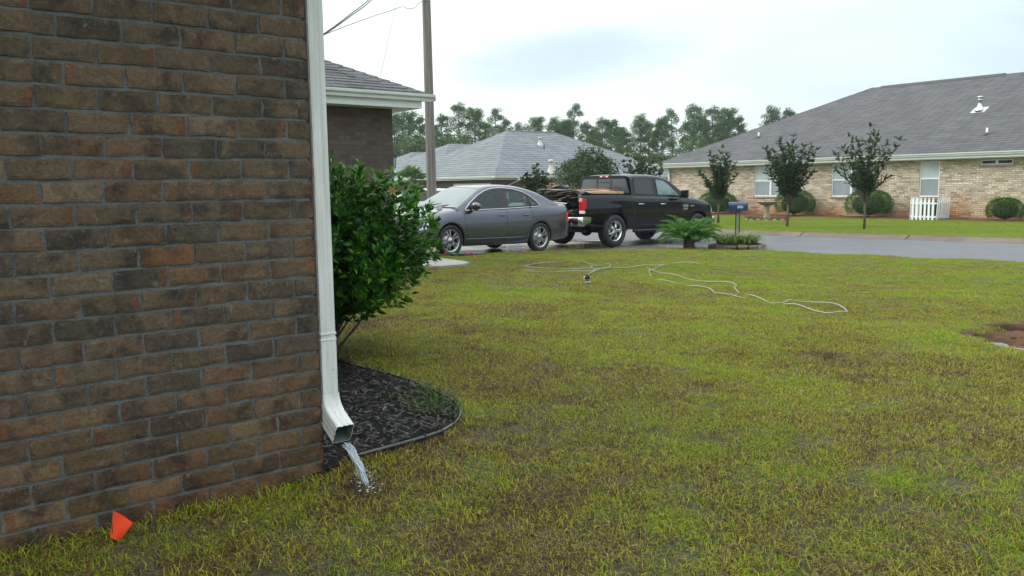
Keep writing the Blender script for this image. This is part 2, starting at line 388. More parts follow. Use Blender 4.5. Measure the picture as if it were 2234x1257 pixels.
# driveway of wet concrete slabs
DRV = bpy.data.materials.new('wet_driveway'); DRV.use_nodes = True; t = DRV.node_tree; b = t.nodes['Principled BSDF']
g = N(t, 'ShaderNodeNewGeometry').outputs['Position']; n1 = NOISE(t, g, .7, 4, .6, .4); n2 = NOISE(t, g, 60, 3, .6)
c = RAMP(t, n1, [(.35, (.11, .10, .09)), (.5, (.20, .185, .165)), (.7, (.26, .24, .22))])
t.links.new(c, b.inputs['Base Color']); t.links.new(RAMP(t, n1, [(.40, .06), (.62, .35)]), b.inputs['Roughness'])
bn = N(t, 'ShaderNodeBump'); bn.inputs['Strength'].default_value = .25; bn.inputs['Distance'].default_value = .01; t.links.new(NOISE(t, g, 3.5, 3, .6), bn.inputs['Height']); t.links.new(bn.outputs[0], b.inputs['Normal'])
mb = MB()
for s0, s1 in ((7.6, 10.6), (10.62, 13.6), (13.62, 17.0)):
    for t0, t1 in ((11.4, 14.7), (14.72, 17.4), (17.42, 20.2)):
        if t0 < 12 and s1 < 10.7: t0 = 13.4
        P = [[(*xy(s0 + (s1 - s0) * i / 6, t0 + (t1 - t0) * j / 4), zg(s0 + (s1 - s0) * i / 6) - .038 + (.0 if s0 + (s1 - s0) * i / 6 < 16 else .012)) for j in range(5)] for i in range(7)]
        mb.grid(P, 0, False)
        e = [(i, 0) for i in range(7)]
struct(mb.build('driveway', DRV), 'wet concrete driveway under the parked vehicles')
mb = MB(); n = len(PAD); mb.add([(*xy(*p), zg(p[0]) + .035) for p in PAD] + [(*xy(*p), zg(p[0]) - .1) for p in PAD], [tuple(range(n))] + [(i, (i + 1) % n, (i + 1) % n + n, i + n) for i in range(n)])
PADC = mat('path_concrete', (.30, .29, .26), .5, var=.2, vs=3, bump=.15, bs=60); struct(mb.build('path', PADC), 'pale rounded end of a concrete front path')

# ---- hole: dirt and puddle
DIRT = mat('dug_dirt', (.014, .010, .007), .8, var=.5, vs=3.2, bump=1, bs=22, col2=(.12, .062, .032), spec=.15, detail=6)
mb = MB(); hs, ht = st(hc.x, hc.y); P = []
for i in range(31):
    r = []
    for j in range(73):
        q = 2 * math.pi * (j % 72) / 72; dirx, diry = math.cos(q), math.sin(q); R = 0
        while inpoly(hs + dirx * R, ht + diry * R, HPOLY): R += .02
        k = i / 30; rr = (R + .12) * k; s, t = hs + dirx * rr, ht + diry * rr; x, y = xy(s, t)
        edge = max(0, min(1, (R - rr + .02) / .07)); z = zg(s) + .015 - edge * .085 + edge * (.030 * math.sin(8 * s + 4 * t + 1) + .014 * math.sin(23 * t - 17 * s) + .008 * math.sin(41 * s + 37 * t)) + .06 * edge * max(0, s - hs)
        r.append((x, y, z))
    P.append(r)
mb.grid(P); 
for k in range(26):
    q = random.uniform(0, 6.28); rr = random.uniform(0, .5); s, t = hs + .45 + math.cos(q) * rr * .6, ht + math.sin(q) * rr * .5
    if inpoly(s, t, HPOLY): x, y = xy(s, t); a = random.uniform(.008, .022); mb.blob((x, y, zg(s) - .045), (a, a, a * .6), 4, 0, a * .2)
struct(mb.build('dirt_hole', DIRT), 'shallow muddy hole dug in the lawn at the right edge')
PUD = mat('puddle_water', (.05, .045, .04), .02, spec=1.0)
mb = MB(); pc = on_ground(2168, 755); ps, pt_ = st(pc.x, pc.y); V = []
for j in range(28):
    q = 2 * math.pi * j / 28; a = (.20 + .05 * math.sin(3 * q) + .03 * math.sin(5 * q + 1)); V.append((*xy(ps + .12 + a * .9 * math.cos(q), pt_ + .02 + a * .95 * math.sin(q)), zg(ps) - .030))
mb.add(V, [tuple(range(28))]); struct(mb.build('puddle', PUD), 'small puddle of rain water lying in the dirt hole')

# ---- mulch bed
MUL = mat('dark_mulch', (.004, .0035, .003), .8, spec=.15, var=.4, vs=30, bump=.9, bs=50, col2=(.012, .010, .009))
mb = MB(); n = len(BED); cs, ct = 1.95, 4.4; P = []
for i in range(8):
    P.append([(*xy(cs + (BED[j % n][0] - cs) * i / 7, ct + (BED[j % n][1] - ct) * i / 7), .022 + .02 * (1 - (i / 7) ** 2)) for j in range(n + 1)])
mb.grid(P); struct(mb.build('mulch_bed', MUL), 'bed of wet black mulch beside the downspout')
V = []; Fq = []; r = []; k = 0; rb = random.Random(5)
while k < 5200:
    s, t = rb.uniform(1.35, 2.7), rb.uniform(3.0, 6.0)
    if not inpoly(s, t, BED): continue
    x, y = xy(s, t); q = rb.uniform(0, 3.14); L, W = rb.uniform(.006, .024), rb.uniform(.002, .006); a = math.cos(q) * L, math.sin(q) * L; c_ = -math.sin(q) * W, math.cos(q) * W
    z = .045 + rb.uniform(0, .018); tz = rb.uniform(-.4, .4) * L; t2 = rb.uniform(-.5, .5) * W
    V += [(x - a[0] - c_[0], y - a[1] - c_[1], z - tz - t2), (x + a[0] - c_[0], y + a[1] - c_[1], z + tz - t2), (x + a[0] + c_[0], y + a[1] + c_[1], z + tz + t2), (x - a[0] + c_[0], y - a[1] + c_[1], z - tz + t2)]
    Fq.append([4 * k, 4 * k + 1, 4 * k + 2, 4 * k + 3]); r += [rb.random()] * 4; k += 1
CHIP = leafmat('mulch_chip', [(.002, .0018, .0016), (.004, .0035, .003), (.008, .006, .005), (.012, .010, .009), (.06, .05, .04)], .45, 0, .3)
o = link('mulch', npmesh('mulch', np.array(V), np.array(Fq), CHIP, np.array(r))); struct(o, 'wet shredded bark chips covering the planting bed', 'stuff')
epx = [(735, 795), (790, 815), (830, 825), (880, 839), (930, 858), (975, 880), (998, 895), (1006, 912), (995, 935), (965, 955), (925, 970), (880, 985), (840, 994), (790, 1008), (757, 1020)]
pts = [Vector((*xy(*p), zg(p[0]) + .035)) for p in BED[:16]]
pp = []
for a, b_ in zip(pts, pts[1:]):
    for k in range(4): pp.append(a.lerp(b_, k / 4))
for _ in range(3): pp = [pp[0]] + [(pp[i - 1] + pp[i] * 2 + pp[i + 1]) / 4 for i in range(1, len(pp) - 1)] + [pp[-1]]
mb = MB(); mb.tube(pp, .009, 8); mb.grid([[p + Vector((0, 0, .0)) for p in pp], [p - Vector((0, 0, .09)) for p in pp]])
EDG = mat('edging_plastic', (.03, .032, .034), .22)
tag(mb.build('landscape_edging', EDG), 'black plastic landscape edging curving round the mulch bed', 'edging')

# ============================================================ NEAR BRICK HOUSE (local frame: x = s, y = t)
BR1 = brickmat('dark_brick', (.10, .075, .06), (.16, .11, .085), (.075, .07, .064), .21, .081, .010, blot=.4, tint=[(.085, .064, .048), (.125, .09, .064), (.10, .072, .052), (.15, .10, .068), (.07, .055, .044)])
ROOFD = brickmat('charcoal_shingle', (.075, .077, .08), (.12, .122, .128), (.015, .015, .016), .31, .062, .006, blot=.3, bump=1, tint=[(.07, .072, .076), (.10, .10, .106), (.125, .127, .132), (.085, .087, .09)])
house = thing('brick_house', 'dark brown brick house in the left foreground with white gutters and garage wing', 'house', (0, 0, 0), RZ)
# real bricks on the near face (plane t = 3.085, facing -t)
BM = bpy.data.materials.new('rough_brick'); BM.use_nodes = True; t = BM.node_tree; b = t.nodes['Principled BSDF']
a = N(t, 'ShaderNodeVertexColor', layer_name='tone').outputs[0]; o_ = N(t, 'ShaderNodeTexCoord').outputs['Object']
n1 = NOISE(t, o_, 9, 5, .65, .3); n2 = NOISE(t, o_, 70, 4, .7); n3 = NOISE(t, o_, 23, 3, .6, .8)
c = MIX(t, RAMP(t, n1, [(.46, 0.0), (.66, .85)]), a, (.030, .027, .026)); n4 = NOISE(t, o_, 14, 4, .65, .6); c = MIX(t, RAMP(t, n4, [(.56, 0.0), (.72, .6)]), c, (.20, .15, .095)); c = MIX(t, RAMP(t, n3, [(.60, 0.0), (.72, .6)]), c, (.22, .17, .13)); n5 = NOISE(t, o_, 6, 3, .6, .5); c = MIX(t, RAMP(t, n5, [(.60, 0.0), (.72, .30)]), c, (.15, .08, .045))
vor = N(t, 'ShaderNodeTexVoronoi'); vor.inputs['Scale'].default_value = 120; t.links.new(o_, vor.inputs['Vector']); c = MIX(t, RAMP(t, vor.outputs['Distance'], [(.08, .7), (.22, 0.0)]), c, (.02, .018, .016)); c = MIX(t, .75, c, RAMP(t, n2, [(.25, .35), (.75, 1.15)]), 'MULTIPLY'); t.links.new(c, b.inputs['Base Color']); zs_ = N(t, 'ShaderNodeSeparateXYZ'); t.links.new(o_, zs_.inputs[0]); sf_ = RAMP(t, M(t, 'ADD', M(t, 'MULTIPLY', zs_.outputs[2], 1.3), M(t, 'MULTIPLY', n1, .5)), [(.15, .8), (.95, 0.0)]); c = MIX(t, sf_, c, (1.0, .68, .36), 'MULTIPLY'); n6 = NOISE(t, o_, 190, 2, .5); c = MIX(t, RAMP(t, n6, [(.66, 0.0), (.74, .40)]), c, (.28, .24, .18)); t.links.new(c, b.inputs['Base Color']); b.inputs['Roughness'].default_value = .85; b.inputs['Specular IOR Level'].default_value = .25
bn = N(t, 'ShaderNodeBump'); bn.inputs['Strength'].default_value = .7; bn.inputs['Distance'].default_value = .004; t.links.new(M(t, 'ADD', n2, n3), bn.inputs['Height']); t.links.new(bn.outputs[0], b.inputs['Normal'])
MORT = mat('mortar', (.115, .122, .117), .95, var=.25, vs=14, bump=.8, bs=120, spec=.2)
rb = random.Random(21); V = []; Fc = []; TC = []; MI = []
TON = [(0.13, 0.093, 0.057), (0.141, 0.095, 0.058), (0.11, 0.083, 0.052), (0.102, 0.079, 0.055), (0.144, 0.091, 0.052), (0.133, 0.099, 0.061), (0.121, 0.09, 0.052), (0.179, 0.133, 0.085), (0.083, 0.067, 0.048), (0.174, 0.087, 0.04)]
WT = [3, 3, 3, 2, 2, 3, 3, 1, 2, .3]
HC = .0780; Z0 = -.085
def brick(s0, s1, z0, z1, yf, dirn='t'):
    """front face grid with wandering edges and rounded border; dirn t: face looks to -t, dirn s: face looks to +s (end of wall)"""
    nx = max(3, int((s1 - s0) / .016)); nz_ = 6; base = rb.choices(TON, WT)[0]; k0 = len(V)
    endc = rb.choices([None, (.17, .07, .035)], [4, 1])[0]; side = rb.choice((0, 1)); ph = [rb.uniform(0, 6) for _ in range(6)]; tilt = rb.uniform(-.0015, .0015); dep = rb.uniform(-.002, .0025)
    for j in range(nz_ + 1):
        for i in range(nx + 1):
            u, v = i / nx, j / nz_; s = s0 + (s1 - s0) * u; z = z0 + (z1 - z0) * v
            e = min(u * (s1 - s0), (1 - u) * (s1 - s0), v * (z1 - z0), (1 - v) * (z1 - z0))
            z += (.0011 * math.sin(28 * s + ph[0]) + .0008 * math.sin(75 * s + ph[5]) + rb.uniform(-.0009, .0009)) * abs(2 * v - 1) + tilt * (2 * u - 1)
            s_ = s + (.002 * math.sin(90 * z + ph[1]) + rb.uniform(-.001, .001)) * abs(2 * u - 1)
            d = dep + (0.0 if e > .004 else -.0022 * (1 - e / .004)) + rb.uniform(-.0003, .0003) + .0004 * math.sin(60 * s + ph[2]) * math.sin(70 * z + ph[3])
            V.append((s_, yf - d, z) if dirn == 't' else (yf + d, s_, z))
            f = 0
            if endc and ((side == 0 and u < .12) or (side == 1 and u > .86)): f = .8
            g_ = 1 + .12 * math.sin(12 * s + ph[4])
            cc = [(q * (1 - f) + (endc[ii] * f if endc else 0)) * g_ for ii, q in enumerate(base)]; TC.append((*cc, 1))
    W_ = nx + 1
    def fc(a_, b_, c_, d_):
        Fc.append((a_, b_, c_, d_) if dirn == 't' else (a_, b_, c_, d_)); MI.append(0)
    for j in range(nz_):
        for i in range(nx): fc(k0 + j * W_ + i, k0 + j * W_ + i + 1, k0 + (j + 1) * W_ + i + 1, k0 + (j + 1) * W_ + i)
    # sides going back into the mortar
    ring = [k0 + i for i in range(nx + 1)] + [k0 + j * W_ + nx for j in range(1, nz_ + 1)] + [k0 + nz_ * W_ + i for i in range(nx - 1, -1, -1)] + [k0 + j * W_ for j in range(nz_ - 1, 0, -1)]
    k1 = len(V)
    for q in ring:
        p = V[q]; V.append((p[0], p[1] + .03, p[2]) if dirn == 't' else (p[0] - .03, p[1], p[2])); TC.append(TC[q])
    m_ = len(ring)
    for i in range(m_): fc(ring[i], k1 + i, k1 + (i + 1) % m_, ring[(i + 1) % m_])
CS = 1.445; YF = 3.085; J = .0105
for row in range(36):
    z0 = Z0 + row * HC; s = CS; first = True; odd = row % 2
    L = .086 if odd else .182
    while s > -1.3:
        s0 = s - L; jj = J + rb.uniform(-.002, .003); brick(s0, s, z0 + rb.uniform(.001, .003), z0 + HC - J + rb.uniform(-.002, .002), YF); s = s0 - jj; L = .182 + rb.uniform(-.004, .004)
    L2 = .182 if odd else .086; yy = YF + .003
    for k in range(3):
        brick(yy, yy + L2, z0 + .002, z0 + HC - J, CS, 's'); yy += L2 + J; L2 = .182
me = bpy.data.meshes.new('wall'); k0 = len(V)
nv = len(V)
def addbox(x0, x1, y0, y1, z0, z1, mi):
    k = len(V)
    for p in ((x0, y0, z0), (x1, y0, z0), (x1, y1, z0), (x0, y1, z0), (x0, y0, z1), (x1, y0, z1), (x1, y1, z1), (x0, y1, z1)): V.append(p); TC.append((.1, .1, .1, 1))
    for f in ((0, 3, 2, 1), (4, 5, 6, 7), (0, 1, 5, 4), (1, 2, 6, 5), (2, 3, 7, 6), (3, 0, 4, 7)): Fc.append(tuple(k + i for i in f)); MI.append(mi)
# mortar face as a rough grid
mg = []
for i in range(36):
    r_ = []
    for j in range(60):
        r_.append((-1.35 + (CS - .0085 + 1.35) * i / 35, YF + .0055 + rb.uniform(-.0015, .0015), -.3 + 3.03 * j / 59))
    mg.append(r_)
k = len(V)
for r_ in mg:
    for p in r_: V.append(p); TC.append((.1, .1, .1, 1))
for i in range(35):
    for j in range(59): Fc.append((k + i * 60 + j, k + (i + 1) * 60 + j, k + (i + 1) * 60 + j + 1, k + i * 60 + j + 1)); MI.append(1)
addbox(-1.35, CS - .009, YF + .010, YF + .5, -.3, 2.73, 1)
addbox(-7, -1.352, YF, YF + .3, -.3, 2.73, 2)
addbox(CS - .5, CS - .002, YF + .51, 12.7, -.3, 2.62, 2)           # return wall behind the shrub
addbox(-7, 7.7, 13.0, 13.3, -.4, 2.60, 2)                           # side of garage wing
addbox(7.4, 7.698, 13.302, 14.0, -.4, 2.60, 2); addbox(7.4, 7.698, 19.2, 20.3, -.4, 2.60, 2); addbox(7.4, 7.698, 14.0, 19.2, 2.05, 2.60, 2)
addbox(-7, 7.4, 20.0, 20.3, -.4, 2.60, 2)
me.from_pydata(V, [], Fc); me.materials.append(BM); me.materials.append(MORT); me.materials.append(BR1); me.polygons.foreach_set('material_index', MI)
ca = me.color_attributes.new('tone', 'FLOAT_COLOR', 'POINT'); ca.data.foreach_set('color', np.array(TC, np.float32).ravel()); me.update()
link('wall', me, house)
# slab footing
mb = MB(); mb.box(-7, CS + .01, YF - .012, YF + .2, -.4, -.09); mb.build('foundation', CONC, house)
# garage door on the street face
mb = MB()
for k in range(4): mb.box(7.52, 7.56, 14.0, 19.2, -.16 + k * .55, -.16 + k * .55 + .54)
mb.build('garage_door', WHITE, house)
# roof: near body and garage wing
def hip(mb, s0, s1, t0, t1, ze, pitch, mi=0, th=.03):
    """hip roof over an eave rectangle"""
    a, b_ = s1 - s0, t1 - t0; h = min(a, b_) / 2
    if a > b_: A, B = (s0 + h, (t0 + t1) / 2), (s1 - h, (t0 + t1) / 2)
    else: A, B = ((s0 + s1) / 2, t0 + h), ((s0 + s1) / 2, t1 - h)
    zr = ze + h * pitch
    v = [(s0, t0, ze), (s1, t0, ze), (s1, t1, ze), (s0, t1, ze), (*A, zr), (*B, zr)]
    f = [(0, 1, 5, 4), (1, 2, 5), (2, 3, 4, 5), (3, 0, 4)] if a > b_ else [(0, 1, 4), (1, 2, 5, 4), (2, 3, 5), (3, 0, 4, 5)]
    mb.add(v, f, mi); return v
def hipcaps(mb, v, mi=0, r=.07):
    for a_, b_ in ((0, 4), (1, 4 if False else 5), (2, 5), (3, 4)):
        pass
mb = MB(); v = hip(mb, -9, 1.75, 2.62, 21, 2.70, .5); v2 = hip(mb, -9, 8.15, 12.58, 20.8, 2.86, .48)
def caps(mb, v, edges, r=.06, step=.22, mi=0):
    for i, j in edges:
        a_, b_ = Vector(v[i]), Vector(v[j]); n_ = max(2, int((b_ - a_).length / step)); d = (b_ - a_) / n_
        for k in range(n_):
            p = a_ + d * k; q = p + d * 1.12; z0, z1 = .012, .030
            sd_ = Vector((-d.y, d.x, 0)).normalized() * .14
            mb.add([p + Vector((0, 0, z1)), q + Vector((0, 0, z0)), p + sd_ + Vector((0, 0, z1 - .075)), q + sd_ + Vector((0, 0, z0 - .075)), p - sd_ + Vector((0, 0, z1 - .075)), q - sd_ + Vector((0, 0, z0 - .075))], [(0, 1, 3, 2), (1, 0, 4, 5), (0, 2, 4)], mi)
caps(mb, v2, ((1, 5), (2, 5), (4, 5)))
# shingle courses on the visible slope of the wing as real laps
sl0 = 12.58; 
for k in range(26):
    y0 = 12.60 + k * .135; z0 = 2.872 + (y0 - 12.60) * .48; smax = 8.15 - (y0 - 12.58); s = smax - random.uniform(0, .3); 
    while s > 1.6:
        s0 = s - random.choice((.16, .3, .3, .24)); lift = random.choice((.006, .011, .016))
        mb.add([(s, y0 - .01, z0 + lift), (s0 + .006, y0 - .01, z0 + lift), (s0 + .006, y0 + .13, z0 + .145 * .48 - .004), (s, y0 + .13, z0 + .145 * .48 - .004), (s, y0 - .01, z0 - .012), (s0 + .006, y0 - .01, z0 - .012)], [(1, 0, 3, 2), (0, 1, 5, 4)], 1 + random.choice((0, 0, 1))); s = s0
SH1 = mat('shingle_a', (.085, .087, .092), .8, var=.3, vs=30, bump=.5, bs=200); SH2 = mat('shingle_b', (.055, .056, .06), .8, var=.3, vs=30, bump=.5, bs=200)
roof = mb.build('roof', [ROOFD, SH1, SH2], house)
mb = MB(); mb.box(-9, 1.70, 2.66, 3.30, 2.61, 2.64); mb.box(-9, 8.02, 12.68, 13.02, 2.604, 2.64); mb.box(7.66, 8.05, 12.70, 20.7, 2.601, 2.639); mb.box(1.30, 1.70, 3.0, 12.7, 2.612, 2.638)
mb.build('soffit', WHITE, house)
def gutter(mb, p, q, out_, w=.12, h=.12, zt=None, mi=0):
    """K-style gutter from p to q, opening upwards; out_ = outward direction"""
    p, q, o_ = Vector(p), Vector(q), Vector(out_); prof = [(0, 0), (0, -h), (w * .55, -h), (w * .62, -h * .62), (w * .95, -h * .38), (w, -.012), (w, 0), (w * .93, 0), (w * .93, -.02), (w * .5, -h * .5), (.012, -h * .9), (.012, 0)]
    r0 = [p + o_ * a_ + Vector((0, 0, b_)) for a_, b_ in prof]; r1 = [q + o_ * a_ + Vector((0, 0, b_)) for a_, b_ in prof]; mb.sect([r0, r1], mi)
mb = MB(); gutter(mb, (-9, 12.60, 2.865), (8.30, 12.60, 2.845), (0, -1, 0)); gutter(mb, (-9, 2.64, 2.72), (1.80, 2.64, 2.70), (0, -1, 0)); gutter(mb, (8.10, 12.60, 2.85), (8.10, 20.8, 2.87), (1, 0, 0))
mb.box(-9, 8.08, 12.602, 12.66, 2.60, 2.84); mb.box(-9, 1.70, 2.642, 2.68, 2.60, 2.71); mb.box(8.03, 8.09, 12.665, 20.8, 2.60, 2.84); mb.box(8.3, 8.302, 12.48, 12.6, 2.73, 2.845)
mb.build('gutter', WHITE, house)
# wall lantern on garage corner
L = thing_l = None
lx, ly, lz = 7.80, 13.25, 1.72
mb = MB(); mb.tube([(7.70, ly, lz + .10), (7.76, ly, lz + .20), (lx + .03, ly, lz + .22), (lx + .03, ly, lz + .12)], .010, 6); mb.box(7.70, 7.712, ly - .05, ly + .05, lz - .12, lz + .14); mb.lathe([(.0, .17), (.03, .14), (.085, .09), (.088, .08)], 8, (lx + .03, ly, lz)); mb.lathe([(.05, -.16), (.06, -.15), (.0, -.20), (0, -.22)], 8, (lx + .03, ly, lz))
for k in range(6):
    q = k * math.pi / 3; mb.tube([(lx + .03 + .083 * math.cos(q), ly + .083 * math.sin(q), lz + .085), (lx + .03 + .055 * math.cos(q), ly + .055 * math.sin(q), lz - .155)], .005, 5)
lan = mb.build('wall_lantern', BLACK, house)
mb = MB(); mb.lathe([(.078, .08), (.052, -.15)], 6, (lx + .03, ly, lz), sm=False); mb.build('lantern_glass', glassmat('lantern_glass', (.8, .85, .85), .8), lan)
# downspout on the return face: local frame, runs down at s = CS..CS+.06
DS = mat('downspout_white', (.66, .68, .67), .42, var=.10, vs=5, col2=(.50, .52, .48), spec=.3, stretch=(12, 12, .8), detail=6)
mb = MB(); x0, x1, y0, y1 = CS + .016, CS + .082, 3.09, 3.17
def spring(c0, c1, frames, mi=0):
    pass
def dring(cx, cy, cz, ux, uy, uz, vx, vy, vz, w_, d_, groove=.0022):
    """rounded corrugated rectangle ring: u across (w_), v depth (d_)"""
    R = []; U = Vector((ux, uy, uz)); Vv = Vector((vx, vy, vz)); c_ = Vector((cx, cy, cz)); n_ = 10
    for side in range(4):
        for i in range(n_):
            k = i / n_ * 2 - 1; g_ = groove * (1 if (i % 3) else -1) if 0 < i < n_ else -.002
            if side == 0: a_, b_ = k, -1; R.append(c_ + U * (w_ / 2 * a_) - Vv * (d_ / 2 + g_))
            elif side == 1: R.append(c_ + U * (w_ / 2 + g_) + Vv * (d_ / 2 * k))
            elif side == 2: R.append(c_ - U * (w_ / 2 * k) + Vv * (d_ / 2 + g_))
            else: R.append(c_ - U * (w_ / 2 + g_) - Vv * (d_ / 2 * k))
    return R
cx, cy = (x0 + x1) / 2, (y0 + y1) / 2
secs = [dring(cx, cy, z, 1, 0, 0, 0, 1, 0, .066, .082, .0012) for z in (2.60, 1.6, .9, .585)]
mb.sect(secs, 0, False, False)
for z in (.60, .575): mb.sect([dring(cx, cy, z + d, 1, 0, 0, 0, 1, 0, .066 + e, .082 + e, .0012) for d, e in ((.006, .002), (.003, .006), (-.003, .006), (-.006, .002))], 0, False, False)
secs = [dring(cx, cy, z, 1, 0, 0, 0, 1, 0, .069, .085, .0012) for z in (.585, .45, .345)]; mb.sect(secs, 0, False, False)
mb.sect([dring(cx, cy - .0, 2.60, 1, 0, 0, 0, 1, 0, .066, .082), dring(cx + .1, cy - .35, 2.66, 1, 0, 0, 0, 1, 0, .066, .082)], 0, False, False)
dsp = mb.build('downspout', DS, house)
mb = MB(); secs = []
# elbow: quarter bend towards -t with crimp ribs
bc = Vector((cx, cy - .125, .345)); R_b = .125
for k in range(19):
    q = R_(62) * k / 18; rib = .0035 if k % 2 and k < 16 else 0
    c_ = bc + Vector((0, math.cos(q), -math.sin(q))) * R_b; nrm = Vector((0, math.cos(q), -math.sin(q)))
    secs.append(dring(c_.x, c_.y, c_.z, 1, 0, 0, nrm.x, nrm.y, nrm.z, .074 + rib + .006 * k / 18, .088 + rib, .0018))
dr = Vector((0, -math.sin(R_(62)), -math.cos(R_(62)))); nrm = Vector((0, math.cos(R_(62)), -math.sin(R_(62))))
for k in range(1, 4):
    c2_ = c_ + dr * (.028 * k); secs.append(dring(c2_.x, c2_.y, c2_.z, 1, 0, 0, nrm.x, nrm.y, nrm.z, .080, .088, .0020))
mb.sect(secs, 0, True, False); MOUTH = c2_.copy()
inn = [[MOUTH_p + (q - MOUTH_p) * .95 for q in s_] for s_, MOUTH_p in [(secs[i], sum(secs[i], Vector()) / 40) for i in range(8, len(secs))]]
mb.sect(inn[::-1], 1, True, False)
a0 = secs[-1]; b0 = inn[-1]; mb.grid([a0 + [a0[0]], b0 + [b0[0]]], 0, False)
mb.build('elbow', [DS, mat('pipe_inside', (.10, .13, .12), .5)], dsp)
mb = MB()
for z in (.48,): mb.lathe([(0, -.0035), (.004, -.003), (.005, 0)], 8, (cx + .015, y0 - .002, z - .03), 'y')
mb.build('screw', STEEL, dsp)
# water pouring out of the elbow
WAT = bpy.data.materials.new('running_water'); WAT.use_nodes = True; t = WAT.node_tree; b = t.nodes['Principled BSDF']
b.inputs['Base Color'].default_value = (.72, .80, .86, 1); b.inputs['Roughness'].default_value = .03; b.inputs['Transmission Weight'].default_value = .6; b.inputs['IOR'].default_value = 1.33
mp_ = M; wm = MB(); rw = random.Random(3)
p0 = Vector((MOUTH.x, MOUTH.y - .005, MOUTH.z - .035))
for k in range(38):
    ox, vy, vz = rw.gauss(0, .011), rw.uniform(.85, 1.30), rw.uniform(.10, .35); P = []; rr = []; ph = rw.uniform(0, 6)
    for i in range(15):
        tt = i / 14 * .17; z = p0.z - vz * tt - 4.9 * tt * tt; s = p0.x + ox * (1 - i / 18) + .06 * tt; 
        P.append((s + .0028 * math.sin(i * 1.3 + ph), p0.y - vy * tt + .002 * math.cos(i * 1.7 + ph), z)); rr.append(rw.uniform(.001, .0046))
        if z < .03: break
    n_ = len(P); a_ = rw.randrange(0, 5); e_ = min(n_, a_ + rw.randrange(6, 15)); rr = [r_ * min(1, .25 + .5 * (i - a_), .25 + .5 * (e_ - 1 - i)) for i, r_ in enumerate(rr)]; wm.tube(P[a_:e_], rr[a_:e_], 6, 0, True)
E_ = P[-1]
for k in range(16):
    q = rw.uniform(0, 6.28); d = rw.uniform(0, .05); wm.blob((E_[0] + d * 1.2 * math.cos(q * 7), E_[1] - .03 + d * 1.5 * math.sin(q * 7), .020), (.003 + rw.random() * .006, .002 + rw.random() * .004, .002), 4)
for k in range(90):
    q = rw.uniform(0, 6.28); d = rw.uniform(0, .06); h = rw.uniform(0.0, .05); wm.blob((E_[0] + d * math.cos(q), E_[1] + d * math.sin(q), .035 + h), (.0009 + rw.random() * .0016,) * 3, 3, 0, 0)
wo = wm.build('water_stream', WAT); wo.rotation_euler = (0, 0, RZ); tag(wo, 'clear rain water pouring from the mouth of the white downspout', 'water')
SPL = xy(E_[0], E_[1])
